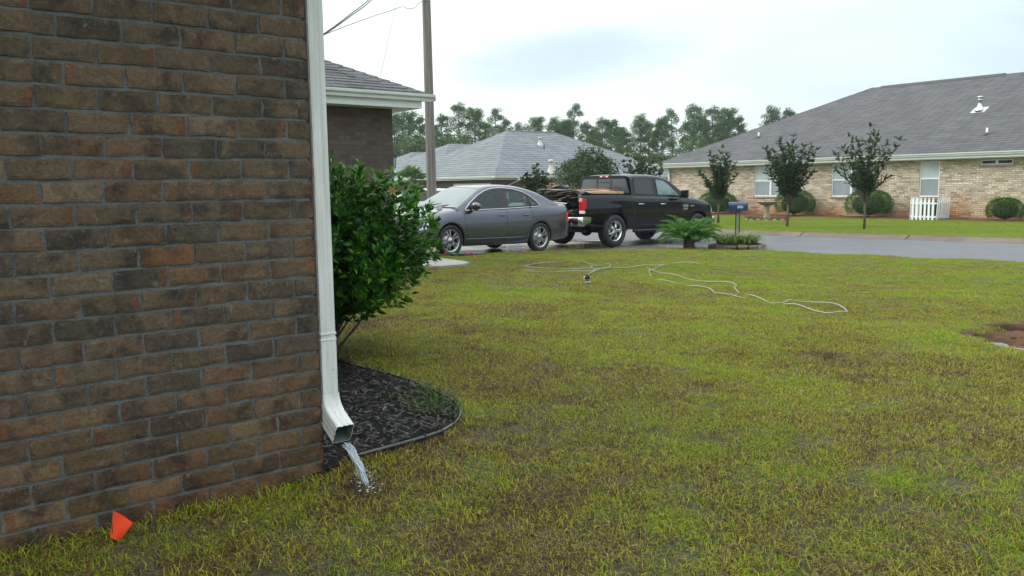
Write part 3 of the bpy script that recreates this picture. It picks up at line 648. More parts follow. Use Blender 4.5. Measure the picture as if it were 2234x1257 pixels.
# ============================================================ VEHICLES
def cat_rom(pts, x):      # smooth-ish interpolation through (x, v) sorted ascending
    if x <= pts[0][0]: return pts[0][1]
    if x >= pts[-1][0]: return pts[-1][1]
    for i in range(len(pts) - 1):
        if x <= pts[i + 1][0]:
            p0 = pts[max(i - 1, 0)]; p1 = pts[i]; p2 = pts[i + 1]; p3 = pts[min(i + 2, len(pts) - 1)]
            h = p2[0] - p1[0]; u = (x - p1[0]) / h
            m1 = (p2[1] - p0[1]) / (p2[0] - p0[0]) * h; m2 = (p3[1] - p1[1]) / (p3[0] - p1[0]) * h
            return (2 * u**3 - 3 * u**2 + 1) * p1[1] + (u**3 - 2 * u**2 + u) * m1 + (-2 * u**3 + 3 * u**2) * p2[1] + (u**3 - u**2) * m2
def wheel(parent, x, y, r, wd, rr, spokes, side, paintrim, M_t=RUBBER):
    """side +1: outer face towards +y"""
    s = side; c = (x, y, r)
    mb = MB(); mb.lathe([(0, -s * .02), (rr * .92, -s * .02), (rr * .92, -s * .06)], 28, c, 'y'); mb.lathe([(0, s * .005), (rr * .62, s * .005), (rr * .62, -s * .03)], 28, c, 'y', 1)
    w_ = mb.build('wheel', [BLACK, STEEL], parent)
    mb = MB(); h = wd / 2; prof = [(rr, -h * .7), (rr + .012, -h * .86), (rr + .04, -h * .99), (r - .05, -h), (r - .018, -h * .88), (r - .002, -h * .66), (r, -h * .3), (r, h * .3), (r - .002, h * .66), (r - .018, h * .88), (r - .05, h), (rr + .04, h * .99), (rr + .012, h * .86), (rr, h * .7)]
    mb.lathe(prof, 44, c, 'y')
    for k in range(44):        # tread blocks
        q = 2 * math.pi * (k + .5) / 44
        for yy in (-h * .45, 0, h * .45):
            Mx = Matrix.Translation(c) @ Matrix.Rotation(q, 4, 'Y'); mb.box(-.014, .014, yy - h * .16, yy + h * .16, r - .004, r + .004, 0, Mx)
    mb.build('tyre', M_t, w_)
    mb = MB(); hh = s * h; mb.lathe([(rr, -hh * .7), (rr - .014, -hh * .6), (rr - .03, hh * .2), (rr - .022, hh * .62), (rr - .004, hh * .74), (rr + .004, hh * .80), (rr + .006, hh * .70)], 44, c, 'y')
    yo, yi = hh * .66, hh * .40
    for k in range(spokes):
        Mx = Matrix.Translation(c) @ Matrix.Rotation(2 * math.pi * k / spokes + .3, 4, 'Y')
        if paintrim == 'double':
            for e in (-1, 1):
                P = []
                for rad, half, off, y_ in ((.035, .016, .016, yi + s * .025), (rr * .5, .012, .024, yi + s * .030), (rr * .97, .017, .045, yo)):
                    o_ = e * off; P.append([Mx @ Vector(v) for v in ((o_ - half, y_, rad), (o_ + half, y_, rad), (o_ + half * .8, y_ - s * .022, rad), (o_ - half * .8, y_ - s * .022, rad))])
                mb.sect(P)
        else:
            P = []
            for rad, half, y_ in ((.04, .05, yi + s * .05), (rr * .35, .036, yi + s * .055), (rr * .62, .046, yo + s * .004), (rr * .97, .095, yo)):
                P.append([Mx @ Vector(v) for v in ((-half, y_ - s * .008, rad), (-half * .4, y_, rad), (half * .4, y_, rad), (half, y_ - s * .008, rad), (half * .8, y_ - s * .035, rad), (-half * .8, y_ - s * .035, rad))])
            mb.sect(P)
    mb.lathe([(0, yi + s * .042), (.03, yi + s * .040), (.04, yi + s * .03), (.075, yi + s * .026), (.078, yi - s * .01)], 20, c, 'y')
    mb.build('rim', CHROME if paintrim != 'double' else ALLOY, w_)
    return w_
ALLOY = mat('alloy', (.40, .41, .42), .32, .9)
INTER = mat('car_interior', (.035, .035, .037), .8)
SEATM = mat('seat_fabric', (.12, .12, .115), .85)
def paint(name, col, rough=.28, metal=.5):
    return mat(name, col, rough, metal, coat=1.0, spec=.5, var=.05, vs=2)
class Car:
    """lower body + cabin lofts with wheel arches; x forward, y left"""
    def __init__(c, **k): c.__dict__.update(k)
    def W(c, x): return cat_rom(c.plan, x)
    def zb(c, x):
        z = cat_rom(c.sill, x)
        for xa in c.axles:
            d = abs(x - xa)
            if d < c.archr: z = max(z, c.axz + math.sqrt(c.archr**2 - d * d))
        return z
    def side(c, x, zz):      # outer half-width at height zz
        W = c.W(x); zs = c.zs(x); k = (zz - c.z0) / max(zs - c.z0, .05); k = min(max(k, -.1), 1.0)
        return W - cat_rom(c.tuck, k)
    def zs(c, x): return cat_rom(c.shoulder, x)
    def zt(c, x): return cat_rom(c.top, x)
    def stations(c, x0, x1, st_=.035):
        xs = set(); n = int((x1 - x0) / st_)
        for i in range(n + 1): xs.add(round(x0 + (x1 - x0) * i / n, 4))
        for xa in c.axles:
            for e in (-1, 1):
                for d in (.0005, .004, .012): xs.add(round(xa + e * (c.archr - d), 4)); 
                xs.add(round(xa + e * (c.archr + .0005), 4))
        return sorted(x for x in xs if x0 <= x <= x1)
    def body(c, parent, m_, x0, x1, topfn=True, name='body'):
        rows = []
        for x in c.stations(x0, x1):
            zb, zs, zt = c.zb(x), c.zs(x), c.zt(x); r = [(x, c.side(x, zb) - .03, zb), (x, c.side(x, zb) - .004, zb + .003)]
            for k in range(1, 11):
                z = zb + (zs - zb) * k / 10; r.append((x, c.side(x, z), z))
            ys = c.side(x, zs)
            if topfn:
                for a, e in ((.97, .30), (.90, .55), (.75, .78), (.5, .93), (.25, .985), (0, 1)): r.append((x, ys * a, zs + (zt - zs) * e))
            full = r + [(p[0], -p[1], p[2]) for p in r[::-1][1 if topfn else 0:]]
            rows.append(full)
        mb = MB(); mb.grid(rows, 0, True)
        if topfn:
            mb.add(rows[0], [tuple(range(len(rows[0])))], 0); mb.add(rows[-1], [tuple(range(len(rows[-1])))[::-1]], 0)
        c.rows = rows
        return mb.build(name, m_, parent)
    def ycab(c, x, z):
        zb = c.belt(x); return c.side(x, c.zs(x)) - c.inset - c.lean * (z - zb)
    def cabsec(c, x):
        zc = cat_rom(c.roofline, x); zb = min(c.belt(x), zc - .01); zr = max(zb + .005, zc - c.crown(x)); r = []
        for k in range(11):
            z = zb + (zr - zb) * k / 10; r.append((x, c.ycab(x, z), z))
        yr = r[-1][1]
        for a, e in ((.975, .35), (.93, .62), (.8, .86), (.6, .95), (.4, .985), (.2, .996), (0, 1)): r.append((x, yr * a, zr + (zc - zr) * e))
        return r
    def cabin(c, parent, m_, g_, x0, x1, wind, back, polys, trim, glass_side, trimr=.009, step=.03, closeback=False):
        n = int((x1 - x0) / step); rows = []
        for i in range(n + 1):
            x = x0 + (x1 - x0) * i / n; r = c.cabsec(x); rows.append(r + [(p[0], -p[1], p[2]) for p in r[::-1][1:]])
        nr = len(rows[0]); shr = [shrink(p, .03) for p in polys]
        def isglass(i, j):
            q = [rows[i][j], rows[i + 1][j], rows[i + 1][j + 1], rows[i][j + 1]]; x = sum(p[0] for p in q) / 4; z = sum(p[2] for p in q) / 4
            jj = min(j, nr - 2 - j)
            if jj < 10: return 2 if any(all(inpoly(p[0], p[2], s_) for p in q) for s_ in shr) else 0
            if jj >= 12 and (wind[0] < x < wind[1] or back[0] < x < back[1]): return 1
            return 0
        mb = MB(); gm = MB(); fr = MB(); mb.grid(rows, 0, True, skip=lambda i, j: isglass(i, j) > 0)
        gm.grid(rows, 0, True, skip=lambda i, j: isglass(i, j) != 1)
        if closeback: mb.add(rows[0], [tuple(range(nr))], 0)
        o = mb.build('cabin', m_, parent)
        gm.build('windscreen', g_, parent)
        for p in polys:
            ins = shrink(p, .035)
            for sg in (1, -1):
                Y = lambda q: (q[0], sg * (c.ycab(q[0], q[1]) + .006), q[1]); k = len(p)
                wm_ = MB(); wm_.add([Y(q) for q in p], [tuple(range(k)) if sg < 0 else tuple(range(k))[::-1]]); wo_ = wm_.build('window', glass_side, parent)
                fr = MB(); fr.add([Y(q) for q in p] + [(a_, b_ + sg * .001, c2) for a_, b_, c2 in [Y(q) for q in ins]], [(i, (i + 1) % k, (i + 1) % k + k, i + k) for i in range(k)])
                fr.build('seal', BLACK, wo_)
        # bright or dark trim line round the whole side glass
        return o
def shrink(p, d):
    n = len(p); cx_ = sum(q[0] for q in p) / n; cz_ = sum(q[1] for q in p) / n; R = []
    for i in range(n):
        a, b_, c_ = Vector(p[i - 1]), Vector(p[i]), Vector(p[(i + 1) % n]); e1 = (b_ - a).normalized(); e2 = (c_ - b_).normalized()
        n1 = Vector((-e1.y, e1.x)); n2 = Vector((-e2.y, e2.x)); m_ = n1 + n2
        if m_.length < .2: m_ = n1
        m_.normalize(); 
        if m_.dot(Vector((cx_, cz_)) - b_) < 0: m_ = -m_
        R.append(tuple(b_ + m_ * min(d / max(m_.dot(n1) if m_.dot(n1) > 0 else -m_.dot(n1), .45), d * 1.8)))
    return R
def strip(c, mb, pts, r=.004, off=.001, sides=(1, -1), cab=False, mi=0):
    for sg in sides:
        P = [(x, sg * ((c.ycab(x, z) if cab else c.side(x, z)) + off), z) for x, z in pts]; mb.tube(P, r, 6, mi)
def dens(pts, n=6):
    P = []
    for a, b_ in zip(pts, pts[1:]):
        for k in range(n): P.append((a[0] + (b_[0] - a[0]) * k / n, a[1] + (b_[1] - a[1]) * k / n))
    return P + [pts[-1]]
def seats(parent, xs, zf, w_, top, rear=None):
    for x in xs:
        for y in (-w_, w_):
            mb = MB(); mb.box(x - .25, x + .27, y - .25, y + .25, zf + .12, zf + .34); Mx = Matrix.Translation((x - .25, y, zf + .3)) @ Matrix.Rotation(R_(-15), 4, 'Y'); mb.box(-.07, .06, -.24, .24, 0, top - zf - .52, 0, Mx); mb.box(-.05, .04, -.13, .13, top - zf - .50, top - zf - .33, 0, Mx)
            mb.build('seat', SEATM, parent, bev=.04)
    if rear is not None:
        mb = MB(); mb.box(rear - .2, rear + .3, -.6, .6, zf + .12, zf + .34); Mx = Matrix.Translation((rear - .2, 0, zf + .3)) @ Matrix.Rotation(R_(-20), 4, 'Y'); mb.box(-.08, .06, -.6, .6, 0, top - zf - .6, 0, Mx)
        for y in (-.38, .38): mb.box(-.05, .04, y - .12, y + .12, top - zf - .6, top - zf - .45, 0, Mx)
        mb.build('rear_seat', SEATM, parent, bev=.04)

# ---------------------------------------------------------------- grey sedan
def sedan():
    fr = at(979, 552, 16.95); rr = at(1177, 549, 18.70); f = (Vector((fr.x, fr.y, 0)) - Vector((rr.x, rr.y, 0))).normalized(); lf = Vector((-f.y, f.x, 0))
    zf, zr_ = -.235, -.285
    mid = (fr + rr) / 2; c0 = Vector((mid.x, mid.y, 0)) - lf * .80; c0.z = (zf + zr_) / 2
    root = thing('parked_sedan', 'dark grey four door saloon with silver wheels parked nose towards the house', 'car', c0, rot=(0, -math.atan((zf - zr_) / 2.578), math.atan2(f.y, f.x)))
    P = paint('grey_metallic', (.085, .093, .116), .24, .7)
    c = Car(axles=(1.289, -1.289), archr=.352, axz=.315, z0=.18, inset=.0, lean=.46,
            plan=[(-2.38, .66), (-2.30, .76), (-2.1, .83), (-1.7, .865), (-1.0, .88), (0, .885), (1.0, .88), (1.6, .865), (1.95, .80), (2.08, .73), (2.16, .62)],
            sill=[(-2.38, .34), (-2.2, .27), (-1.7, .22), (-1, .19), (1, .19), (1.7, .20), (2.16, .22)],
            shoulder=[(-2.38, .80), (-2.30, .955), (-2.0, .985), (-1.3, .985), (-.5, .955), (.3, .925), (.95, .90), (1.5, .83), (1.9, .74), (2.08, .66), (2.16, .55)],
            top=[(-2.38, .84), (-2.33, 1.035), (-2.2, 1.065), (-1.9, 1.06), (-1.5, 1.07), (-.5, 1.0), (.6, 1.02), (1.05, .985), (1.5, .915), (1.85, .82), (2.05, .73), (2.16, .57)],
            tuck=[(-.1, .10), (0, .075), (.12, .035), (.3, .01), (.5, 0), (.7, .002), (.82, .010), (.92, .028), (1, .055)],
            roofline=[(-1.92, 1.055), (-1.72, 1.13), (-1.4, 1.275), (-1.1, 1.375), (-.75, 1.435), (-.35, 1.459), (.05, 1.445), (.32, 1.39), (.6, 1.245), (.85, 1.11), (1.08, .985)])
    c.belt = lambda x: c.zs(x) + .004
    c.crown = lambda x: .075 if -1.1 < x < .4 else .075 * max(.3, 1 - (abs(x + .35) - .75) * 1.0)
    c.body(root, P, -2.38, 2.16)
    win1 = [(.86, .925), (.70, 1.06), (.45, 1.21), (.22, 1.31), (.0, 1.355), (-.20, 1.368), (-.22, .955), (.3, .940)]
    win2 = [(-.30, .958), (-.28, 1.368), (-.6, 1.345), (-.86, 1.285), (-.99, 1.235), (-.96, .985), (-.6, .97)]
    win3 = [(-.995, .985), (-1.02, 1.22), (-1.14, 1.145), (-1.25, 1.04), (-1.29, .995)]
    G1 = glassmat('car_glass', (.62, .78, .72), .80); G2 = glassmat('side_glass', (.50, .66, .62), .78)
    c.cabin(root, P, G1, -1.92, 1.08, (.40, 1.06), (-1.80, -1.12), [win1, win2, win3], CHROME, G2)
    mb = MB(); out_ = [(.90, .922), (.72, 1.07), (.46, 1.225), (.22, 1.325), (.0, 1.372), (-.25, 1.385), (-.6, 1.362), (-.87, 1.30), (-1.04, 1.222), (-1.17, 1.135), (-1.28, 1.03), (-1.31, .992), (-.96, .978), (-.3, .950), (.3, .932), (.90, .918)]
    strip(c, mb, dens(out_, 4), .010, .007, cab=True); mb.build('window_trim', CHROME, root)
    for sg in (1, -1):
        mb = MB(); b3 = [(x, sg * (c.ycab(x, z) + .004), z) for x, z in ((-.19, .95), (-.19, 1.378), (-.305, 1.378), (-.31, .95))]; mb.add(b3 + [(a_, b_ - sg * .01, d_) for a_, b_, d_ in b3], [(0, 1, 2, 3), (4, 7, 6, 5), (0, 4, 5, 1), (1, 5, 6, 2), (2, 6, 7, 3), (3, 7, 4, 0)]); mb.build('pillar', BLACK, root)
        mb = MB(); strip(c, mb, [(-.975, .96), (-1.0, 1.235)], .018, .002, cab=True, sides=(sg,)); mb.build('quarter_post', BLACK, root)
    # shut lines
    for L_ in ([(.95, .90), (.93, .8), (.90, .55), (.87, .40), (.85, .25)], [(-.25, .95), (-.25, .6), (-.25, .25)], [(-.96, .97), (-1.02, .85), (-1.0, .70), (-.93, .5), (-.90, .33), (-.86, .25)], [(.85, .255), (-.86, .255)], [(1.64, .44), (2.0, .47)], [(-2.0, .42), (-2.3, .47)]):
        for sg in (1, -1): mb = MB(); strip(c, mb, dens(L_), .0045, -.0015, sides=(sg,)); mb.build('shut_line', BLACK, root)
    mb = MB(); strip(c, mb, dens([(.90, .335), (-.90, .335)], 10), .012, -.006); mb.build('side_moulding', P, root)
    for sg in (1, -1):
        for x in (-.12, -.83):
            d_ = MB(); y = sg * (c.side(x, .80) + .012); d_.tube([(x + .10, y - sg * .012, .80), (x + .07, y + sg * .012, .805), (x - .07, y + sg * .012, .81), (x - .10, y - sg * .012, .808)], .013, 6); d_.blob((x, y - sg * .02, .80), (.07, .012, .035), 5, 1); d_.build('door_handle', [P, BLACK], root)
        d_ = MB(); x = .70; y = sg * (c.side(x, .97) + .10); d_.blob((x + .0, y + sg * .02, 1.005), (.085, .13, .078), 10, 0); d_.tube([(x + .03, y - sg * .12, .955), (x + .02, y, .965)], .02, 6, 1); d_.blob((x, y + sg * .02, .955), (.07, .10, .03), 8, 1)
        d_.box(x - .078, x - .068, y - .07, y + .10, .96, 1.045, 2); d_.build('wing_mirror', [P, BLACK, CHROME], root)
        d_ = MB(); rows = []
        for i in range(9):
            z = .56 + .17 * i / 8; rows.append([(x, sg * (c.side(x, z) + .004), z + (x - 1.85) * -.12) for x in [1.80 + .26 * k / 8 for k in range(9)]])
        d_.grid(rows); d_.build('headlight', CLEARL, root)
        d_ = MB(); rows = []
        for i in range(7):
            z = .66 + .20 * i / 6; rows.append([(x, sg * (c.side(x, z) + .005), z) for x in [-2.37 + .25 * k / 7 for k in range(8)]])
        d_.grid(rows); d_.add([(-2.388, sg * .40, .66), (-2.388, sg * .66, .66), (-2.388, sg * .66, .84), (-2.388, sg * .40, .84)], [(0, 1, 2, 3)]); d_.build('tail_light', REDL, root)
        d_ = MB(); d_.box(1.39, 1.44, sg * .872 - .004, sg * .872 + .008, .725, .731); d_.build('badge', CHROME, root)
        for xa in c.axles:
            wheel(root, xa, sg * .775, .316, .205, .225, 5, sg, 'double')
            d_ = MB(); P_ = []
            for k in range(13):
                q = math.pi * k / 12; P_.append([(xa + .365 * math.cos(q), sg * yy, .30 + .365 * math.sin(q)) for yy in (.55, .83)])
            d_.grid(P_); d_.add([(xa + .365 * math.cos(math.pi * k / 12), sg * .55, .30 + .365 * math.sin(math.pi * k / 12)) for k in range(13)], [tuple(range(13))]); d_.build('wheel_arch', BLACK, root)
    mb = MB(); mb.box(-2.1, 2.0, -.54, .54, .20, .34); mb.box(-.9, .9, -.80, .80, .21, .30); mb.build('underbody', BLACK, root)
    mb = MB(); mb.box(-1.6, 1.0, -.72, .72, .30, .42); mb.box(.55, 1.0, -.70, .70, .4, .93); mb.box(-1.75, -1.25, -.68, .68, .4, .98); mb.build('interior', INTER, root)
    seats(root, (.0,), .30, .36, 1.30, -.95)
    mb = MB(); mb.lathe([(.16, -.01), (.18, 0), (.16, .01), (.155, 0), (.16, -.01)], 20, (0, 0, 0), 'x'); o = mb.build('steering_wheel', BLACK, root); o.location = (.42, .36, .92); o.rotation_euler = (0, R_(-20), 0)
    mb = MB(); rows = [[(-2.26 - a_, y, 1.066 + b_ - .035 * (y / .7) ** 2) for y in [(-.70 + 1.4 * k / 14) for k in range(15)]] for a_, b_ in ((0, 0), (.03, .018), (.09, .026), (.125, .024), (.125, .012), (.08, .0), (.05, -.01))]; mb.grid(rows); mb.build('boot_spoiler', P, root)
    mb = MB(); mb.box(-2.395, -2.375, -.26, .26, .70, .80); mb.build('number_plate', WHITE, root)
    mb = MB()
    for y in (-.5, .12): mb.tube([(1.10, y + .06, .998), (1.02, y + .35, 1.03), (.93, y + .62, 1.06)] if y < 0 else [(1.10, y, .998), (1.0, y + .28, 1.03)], .008, 6)
    mb.build('wiper', BLACK, root)
    mb = MB(); mb.box(2.155, 2.165, -.35, .35, .30, .60); mb.build('grille', BLACK, root)
    root.scale = (1, 1, 1.035)
    return root
sedan()

# ---------------------------------------------------------------- black pickup
def txt(body, size, m_, name, parent, loc, rot, ext=.004, sx=1.0):
    cu = bpy.data.curves.new(name, 'FONT'); cu.body = body; cu.size = size; cu.extrude = ext; cu.offset = size * .02
    to = bpy.data.objects.new('tmp', cu); COL.objects.link(to); bpy.context.view_layer.update()
    me = bpy.data.meshes.new_from_object(to.evaluated_get(bpy.context.evaluated_depsgraph_get())); bpy.data.objects.remove(to)
    me.materials.clear(); me.materials.append(m_)
    for v in me.vertices: v.co.x *= sx
    o = bpy.data.objects.new(name, me); COL.objects.link(o); o.parent = parent; o.location = loc; o.rotation_euler = rot; return o
def pickup():
    rr = at(1334, 538, 20.6); h = R_(47.3); f = Vector((math.sin(h), math.cos(h), 0)); lf = Vector((-f.y, f.x, 0))
    zr_, zf = -.345, -.42
    c0 = Vector((rr.x, rr.y, 0)) + f * 1.785 + lf * .86; c0.z = (zr_ + zf) / 2
    root = thing('pickup_truck', 'black crew cab pickup truck with chrome wheels and a full open bed', 'pickup truck', c0, rot=(0, math.atan((zr_ - zf) / 3.57), math.atan2(f.y, f.x)))
    P = mat('black_paint', (.0018, .0022, .0035), .4, 0, coat=.85, spec=.0)
    c = Car(axles=(1.785, -1.785), archr=.50, axz=.42, z0=.42, inset=.0, lean=.20,
            plan=[(-3.0, .97), (-2.6, .985), (-1.785, 1.0), (-1.0, .985), (0, .985), (1.2, .985), (1.785, 1.0), (2.3, .985), (2.5, .94), (2.68, .84), (2.76, .70)],
            sill=[(-3.0, .60), (-2.4, .52), (-1.2, .47), (1.2, .47), (2.2, .46), (2.76, .50)],
            shoulder=[(-3.0, 1.35), (-1.1, 1.35), (-1.0, 1.34), (1.0, 1.30), (1.2, 1.27), (1.785, 1.215), (2.3, 1.13), (2.6, 1.04), (2.76, .90)],
            top=[(-3, 1.36), (-1.05, 1.36), (1.0, 1.36), (1.25, 1.375), (1.785, 1.335), (2.3, 1.245), (2.6, 1.12), (2.76, .92)],
            tuck=[(-.1, .03), (0, .02), (.2, .012), (.45, .0), (.62, .002), (.75, .018), (.88, .03), (1, .06)],
            roofline=[(-1.11, 1.895), (-.9, 1.925), (-.5, 1.94), (0, 1.935), (.35, 1.90), (.55, 1.845), (.8, 1.70), (1.1, 1.50), (1.35, 1.36)])
    c.belt = lambda x: c.zs(x) + .005
    c.crown = lambda x: .10 if x < .5 else .10 * max(.3, 1 - (x - .5) * 1.2)
    c.body(root, P, -1.07, 2.76)
    # load bed side skins, inner walls and floor
    for sg in (1, -1):
        rows = []
        for x in c.stations(-2.99, -1.10):
            zb, zs = c.zb(x), 1.35; r = [(x, sg * (c.side(x, zb) - .03), zb)] + [(x, sg * c.side(x, zb + (zs - zb) * k / 10), zb + (zs - zb) * k / 10) for k in range(11)]
            r += [(x, sg * (c.side(x, zs) - .02), 1.375), (x, sg * (c.side(x, zs) - .09), 1.375), (x, sg * (c.side(x, zs) - .105), 1.34), (x, sg * (c.side(x, zs) - .11), .80)]; rows.append(r)
        mb = MB(); mb.grid(rows, 0, True); mb.add(rows[0], [tuple(range(len(rows[0])))]); mb.build('bed_side', P, root)
        mb = MB(); mb.box(-2.98, -1.10, sg * .90 - .045, sg * .90 + .045, 1.376, 1.388); mb.build('rail_cap', BLACK, root)
    mb = MB(); mb.box(-2.99, -1.10, -.84, .84, .78, .82); mb.box(-1.16, -1.09, -.86, .86, .8, 1.37); mb.build('bed_floor', BLACK, root)
    w1 = [(-.98, 1.375), (-.96, 1.80), (-.90, 1.825), (-.22, 1.825), (-.16, 1.80), (-.13, 1.355)]
    w2 = [(-.02, 1.355), (-.05, 1.80), (.02, 1.825), (.30, 1.80), (.55, 1.68), (.80, 1.50), (.97, 1.355), (.95, 1.335)]
    GD = glassmat('tinted_glass', (.05, .06, .065), .75); GS = glassmat('front_door_glass', (.45, .6, .56), .75); GW = glassmat('truck_windscreen', (.5, .62, .6), .8)
    c.cabin(root, P, GW, -1.11, 1.35, (.62, 1.33), (-9, -8), [w1], BLACK, GD, closeback=False)
    # front door windows (separate clear tint) : reuse cabin shell opening drawn as pane on the skin
    for sg in (1, -1):
        Y = lambda q: (q[0], sg * (c.ycab(q[0], q[1]) + .007), q[1]); k = len(w2); mb = MB(); mb.add([Y(q) for q in w2], [tuple(range(k)) if sg < 0 else tuple(range(k))[::-1]]); wo_ = mb.build('window', GSX, root)
        ins = shrink(w2, .03); mb = MB(); mb.add([Y(q) for q in w2] + [(a_, b_ + sg * .001, d_) for a_, b_, d_ in [Y(q) for q in ins]], [(i, (i + 1) % k, (i + 1) % k + k, i + k) for i in range(k)]); mb.build('seal', BLACK, wo_)
    # cab rear wall with sliding window
    yb = c.ycab(-1.11, 1.36); yt = c.ycab(-1.11, 1.80); mb = MB()
    def yy(z): return c.ycab(-1.11, z)
    # frame pieces round the opening
    X = -1.112
    def panel(y0a, y0b, y1a, y1b, z0, z1, d=0): mb.add([(X - d, y0a, z0), (X - d, y1a, z0), (X - d, y1b, z1), (X - d, y0b, z1)], [(0, 1, 2, 3)])
    panel(-yb, -yy(1.42), yb, yy(1.42), 1.30, 1.42)
    sec = c.cabsec(-1.11); up_ = [(X, p[1], p[2]) for p in sec if p[2] > 1.80]; mb.add([(X, yy(1.80), 1.80)] + up_ + [(X, -p[1], p[2]) for p in up_[::-1][1:]] + [(X, -yy(1.80), 1.80)], [tuple(range(2 * len(up_) + 1))])
    for sg in (1, -1): mb.add([(X, sg * yy(1.42), 1.42), (X, sg * yy(1.80), 1.80), (X, sg * (yy(1.80) - .10), 1.80), (X, sg * (yy(1.42) - .06), 1.42)], [(0, 1, 2, 3)])
    mb.build('cab_back', P, root)
    RG = glassmat('rear_glass', (.30, .34, .36), .25)
    mb = MB(); mb.add([(X + .004, -yy(1.42) + .05, 1.41), (X + .004, yy(1.42) - .05, 1.41), (X + .004, yy(1.80) - .09, 1.81), (X + .004, -yy(1.80) + .09, 1.81)], [(0, 1, 2, 3)]); rg = mb.build('rear_window', RG, root)
    mb = MB()
    for y in (-.24, .24): mb.box(X - .006, X + .002, y - .009, y + .009, 1.42, 1.80)
    mb.box(X - .006, X + .002, -.24, .24, 1.70, 1.715); mb.build('slider_frame', BLACK, rg)
    mb = MB(); mb.box(-1.122, -1.10, -.16, .16, 1.845, 1.885, 0); mb.build('brake_light', REDL, root)
    for sg in (1, -1): mb = MB(); mb.box(-1.125, -1.118, sg * .10 - .03, sg * .10 + .03, 1.85, 1.88); mb.build('cargo_lamp', CLEARL, root)
    mb = MB(); mb.blob((-.85, .0, 1.93), (.05, .02, .04), 6); mb.build('roof_antenna', BLACK, root)
    # shut lines, handles, mirrors, lights
    for L_ in ([(1.02, 1.29), (1.02, .9), (1.0, .55), (.98, .47)], [(-.075, 1.34), (-.075, .48)], [(-1.0, 1.34), (-1.02, 1.0), (-1.03, .52)], [(1.0, .56), (-1.03, .56)], [(-1.085, 1.36), (-1.085, .5)]):
        for sg in (1, -1): mb = MB(); strip(c, mb, dens(L_), .006 if L_[0][0] != -1.085 else .014, -.002 if L_[0][0] != -1.085 else -.006, sides=(sg,)); mb.build('shut_line', BLACK, root)
    for sg in (1, -1):
        for x in (-.75, .18):
            d_ = MB(); y = sg * (c.side(x, 1.12) + .014); d_.tube([(x + .12, y - sg * .012, 1.12), (x + .09, y + sg * .014, 1.12), (x - .09, y + sg * .014, 1.12), (x - .12, y - sg * .012, 1.12)], .016, 6, 0); d_.build('door_handle', [CHROME], root)
        d_ = MB(); x = .93; y = sg * 1.12; d_.tube([(x, sg * .95, 1.30), (x, sg * 1.04, 1.33)], .035, 6); d_.box(x - .05, x + .05, y - .10, y + .10, 1.30, 1.52); d_.build('wing_mirror', P, root, bev=.03)
        d_ = MB(); rows = [[(x_, sg * (c.side(x_, z) + .006), z) for x_ in [2.50 + .24 * k / 8 for k in range(9)]] for z in [.86 + .17 * i / 6 for i in range(7)]]; d_.grid(rows); d_.build('headlight', CLEARL, root)
        # tail light wraps the rear corner
        d_ = MB(); d_.box(-3.015, -2.86, sg * (c.side(-2.9, 1.1)) - .10 * (sg > 0) - .012 * (sg < 0), sg * (c.side(-2.9, 1.1)) + .10 * (sg < 0) + .012 * (sg > 0), .86, 1.26, 0)
        tl = d_.build('tail_light', REDL, root, bev=.012); d_ = MB(); ya = sg * (c.side(-2.9, 1.1)); d_.box(-3.019, -2.92, ya - .085 * (sg > 0) - .016 * (sg < 0), ya + .085 * (sg < 0) + .016 * (sg > 0), .885, .955); d_.build('reverse_lens', CLEARL, tl)
        for xa in c.axles:
            wheel(root, xa, sg * .87, .42, .275, .262, 5, sg, 'fat')
            d_ = MB(); d_.grid([[(xa + .51 * math.cos(math.pi * k / 14), sg * yy_, .41 + .51 * math.sin(math.pi * k / 14)) for yy_ in (.58, .95)] for k in range(15)]); d_.add([(xa + .51 * math.cos(math.pi * k / 14), sg * .58, .41 + .51 * math.sin(math.pi * k / 14)) for k in range(15)], [tuple(range(15))]); d_.build('wheel_arch', BLACK, root)
        d_ = MB(); d_.tube([(-1.0, sg * .93, .40), (1.05, sg * .93, .40)], .045, 8); d_.build('side_step', BLACK, root)
    # chrome rear bumper, exhausts, hitch, chassis
    mb = MB(); secs = []
    for k in range(15):
        y = -.98 + 1.96 * k / 14; e = (abs(y) / .98) ** 4 * .10; secs.append([(-3.10 + e - a_, y, z) for a_, z in ((0, .80), (.03, .78), (.045, .70), (.02, .60), (0, .56), (-.10, .56), (-.12, .80))])
    mb.sect(secs, 0, True)
    for sg in (1, -1): mb.sect([[(-3.0, sg * .98, .80), (-3.0, sg * .98, .58), (-3.0, sg * .93, .58), (-3.0, sg * .93, .80)], [(-2.72, sg * .995, .79), (-2.72, sg * .995, .66), (-2.72, sg * .94, .66), (-2.72, sg * .94, .79)]])
    mb.build('rear_bumper', CHROME, root)
    for sg in (1, -1):
        mb = MB(); mb.tube([(-3.14, sg * .66, .60), (-2.8, sg * .66, .58)], .05, 14, 0, True, False); mb.lathe([(.05, -3.14), (.042, -3.142), (.04, -3.0), (0, -3.0)], 14, (0, sg * .66, .60), 'x', 1); mb.build('exhaust_tip', [CHROME, BLACK], root)
    mb = MB(); mb.box(-2.9, 2.5, -.48, .48, .42, .62); mb.box(-1.0, 1.2, -.9, .9, .44, .56); mb.tube([(-1.785, -.75, .41), (-1.785, .75, .41)], .06, 8); mb.blob((-1.785, 0, .41), (.16, .16, .16), 8); mb.box(-3.12, -2.8, -.05, .05, .44, .54); mb.tube([(-2.95, -.55, .45), (-2.4, -.5, .40), (-2.4, .5, .40)], .03, 6); mb.build('chassis', BLACK, root)
    mb = MB(); mb.box(-1.05, 1.2, -.8, .8, .60, .72); mb.box(.85, 1.2, -.8, .8, .7, 1.28); mb.build('interior', INTER, root)
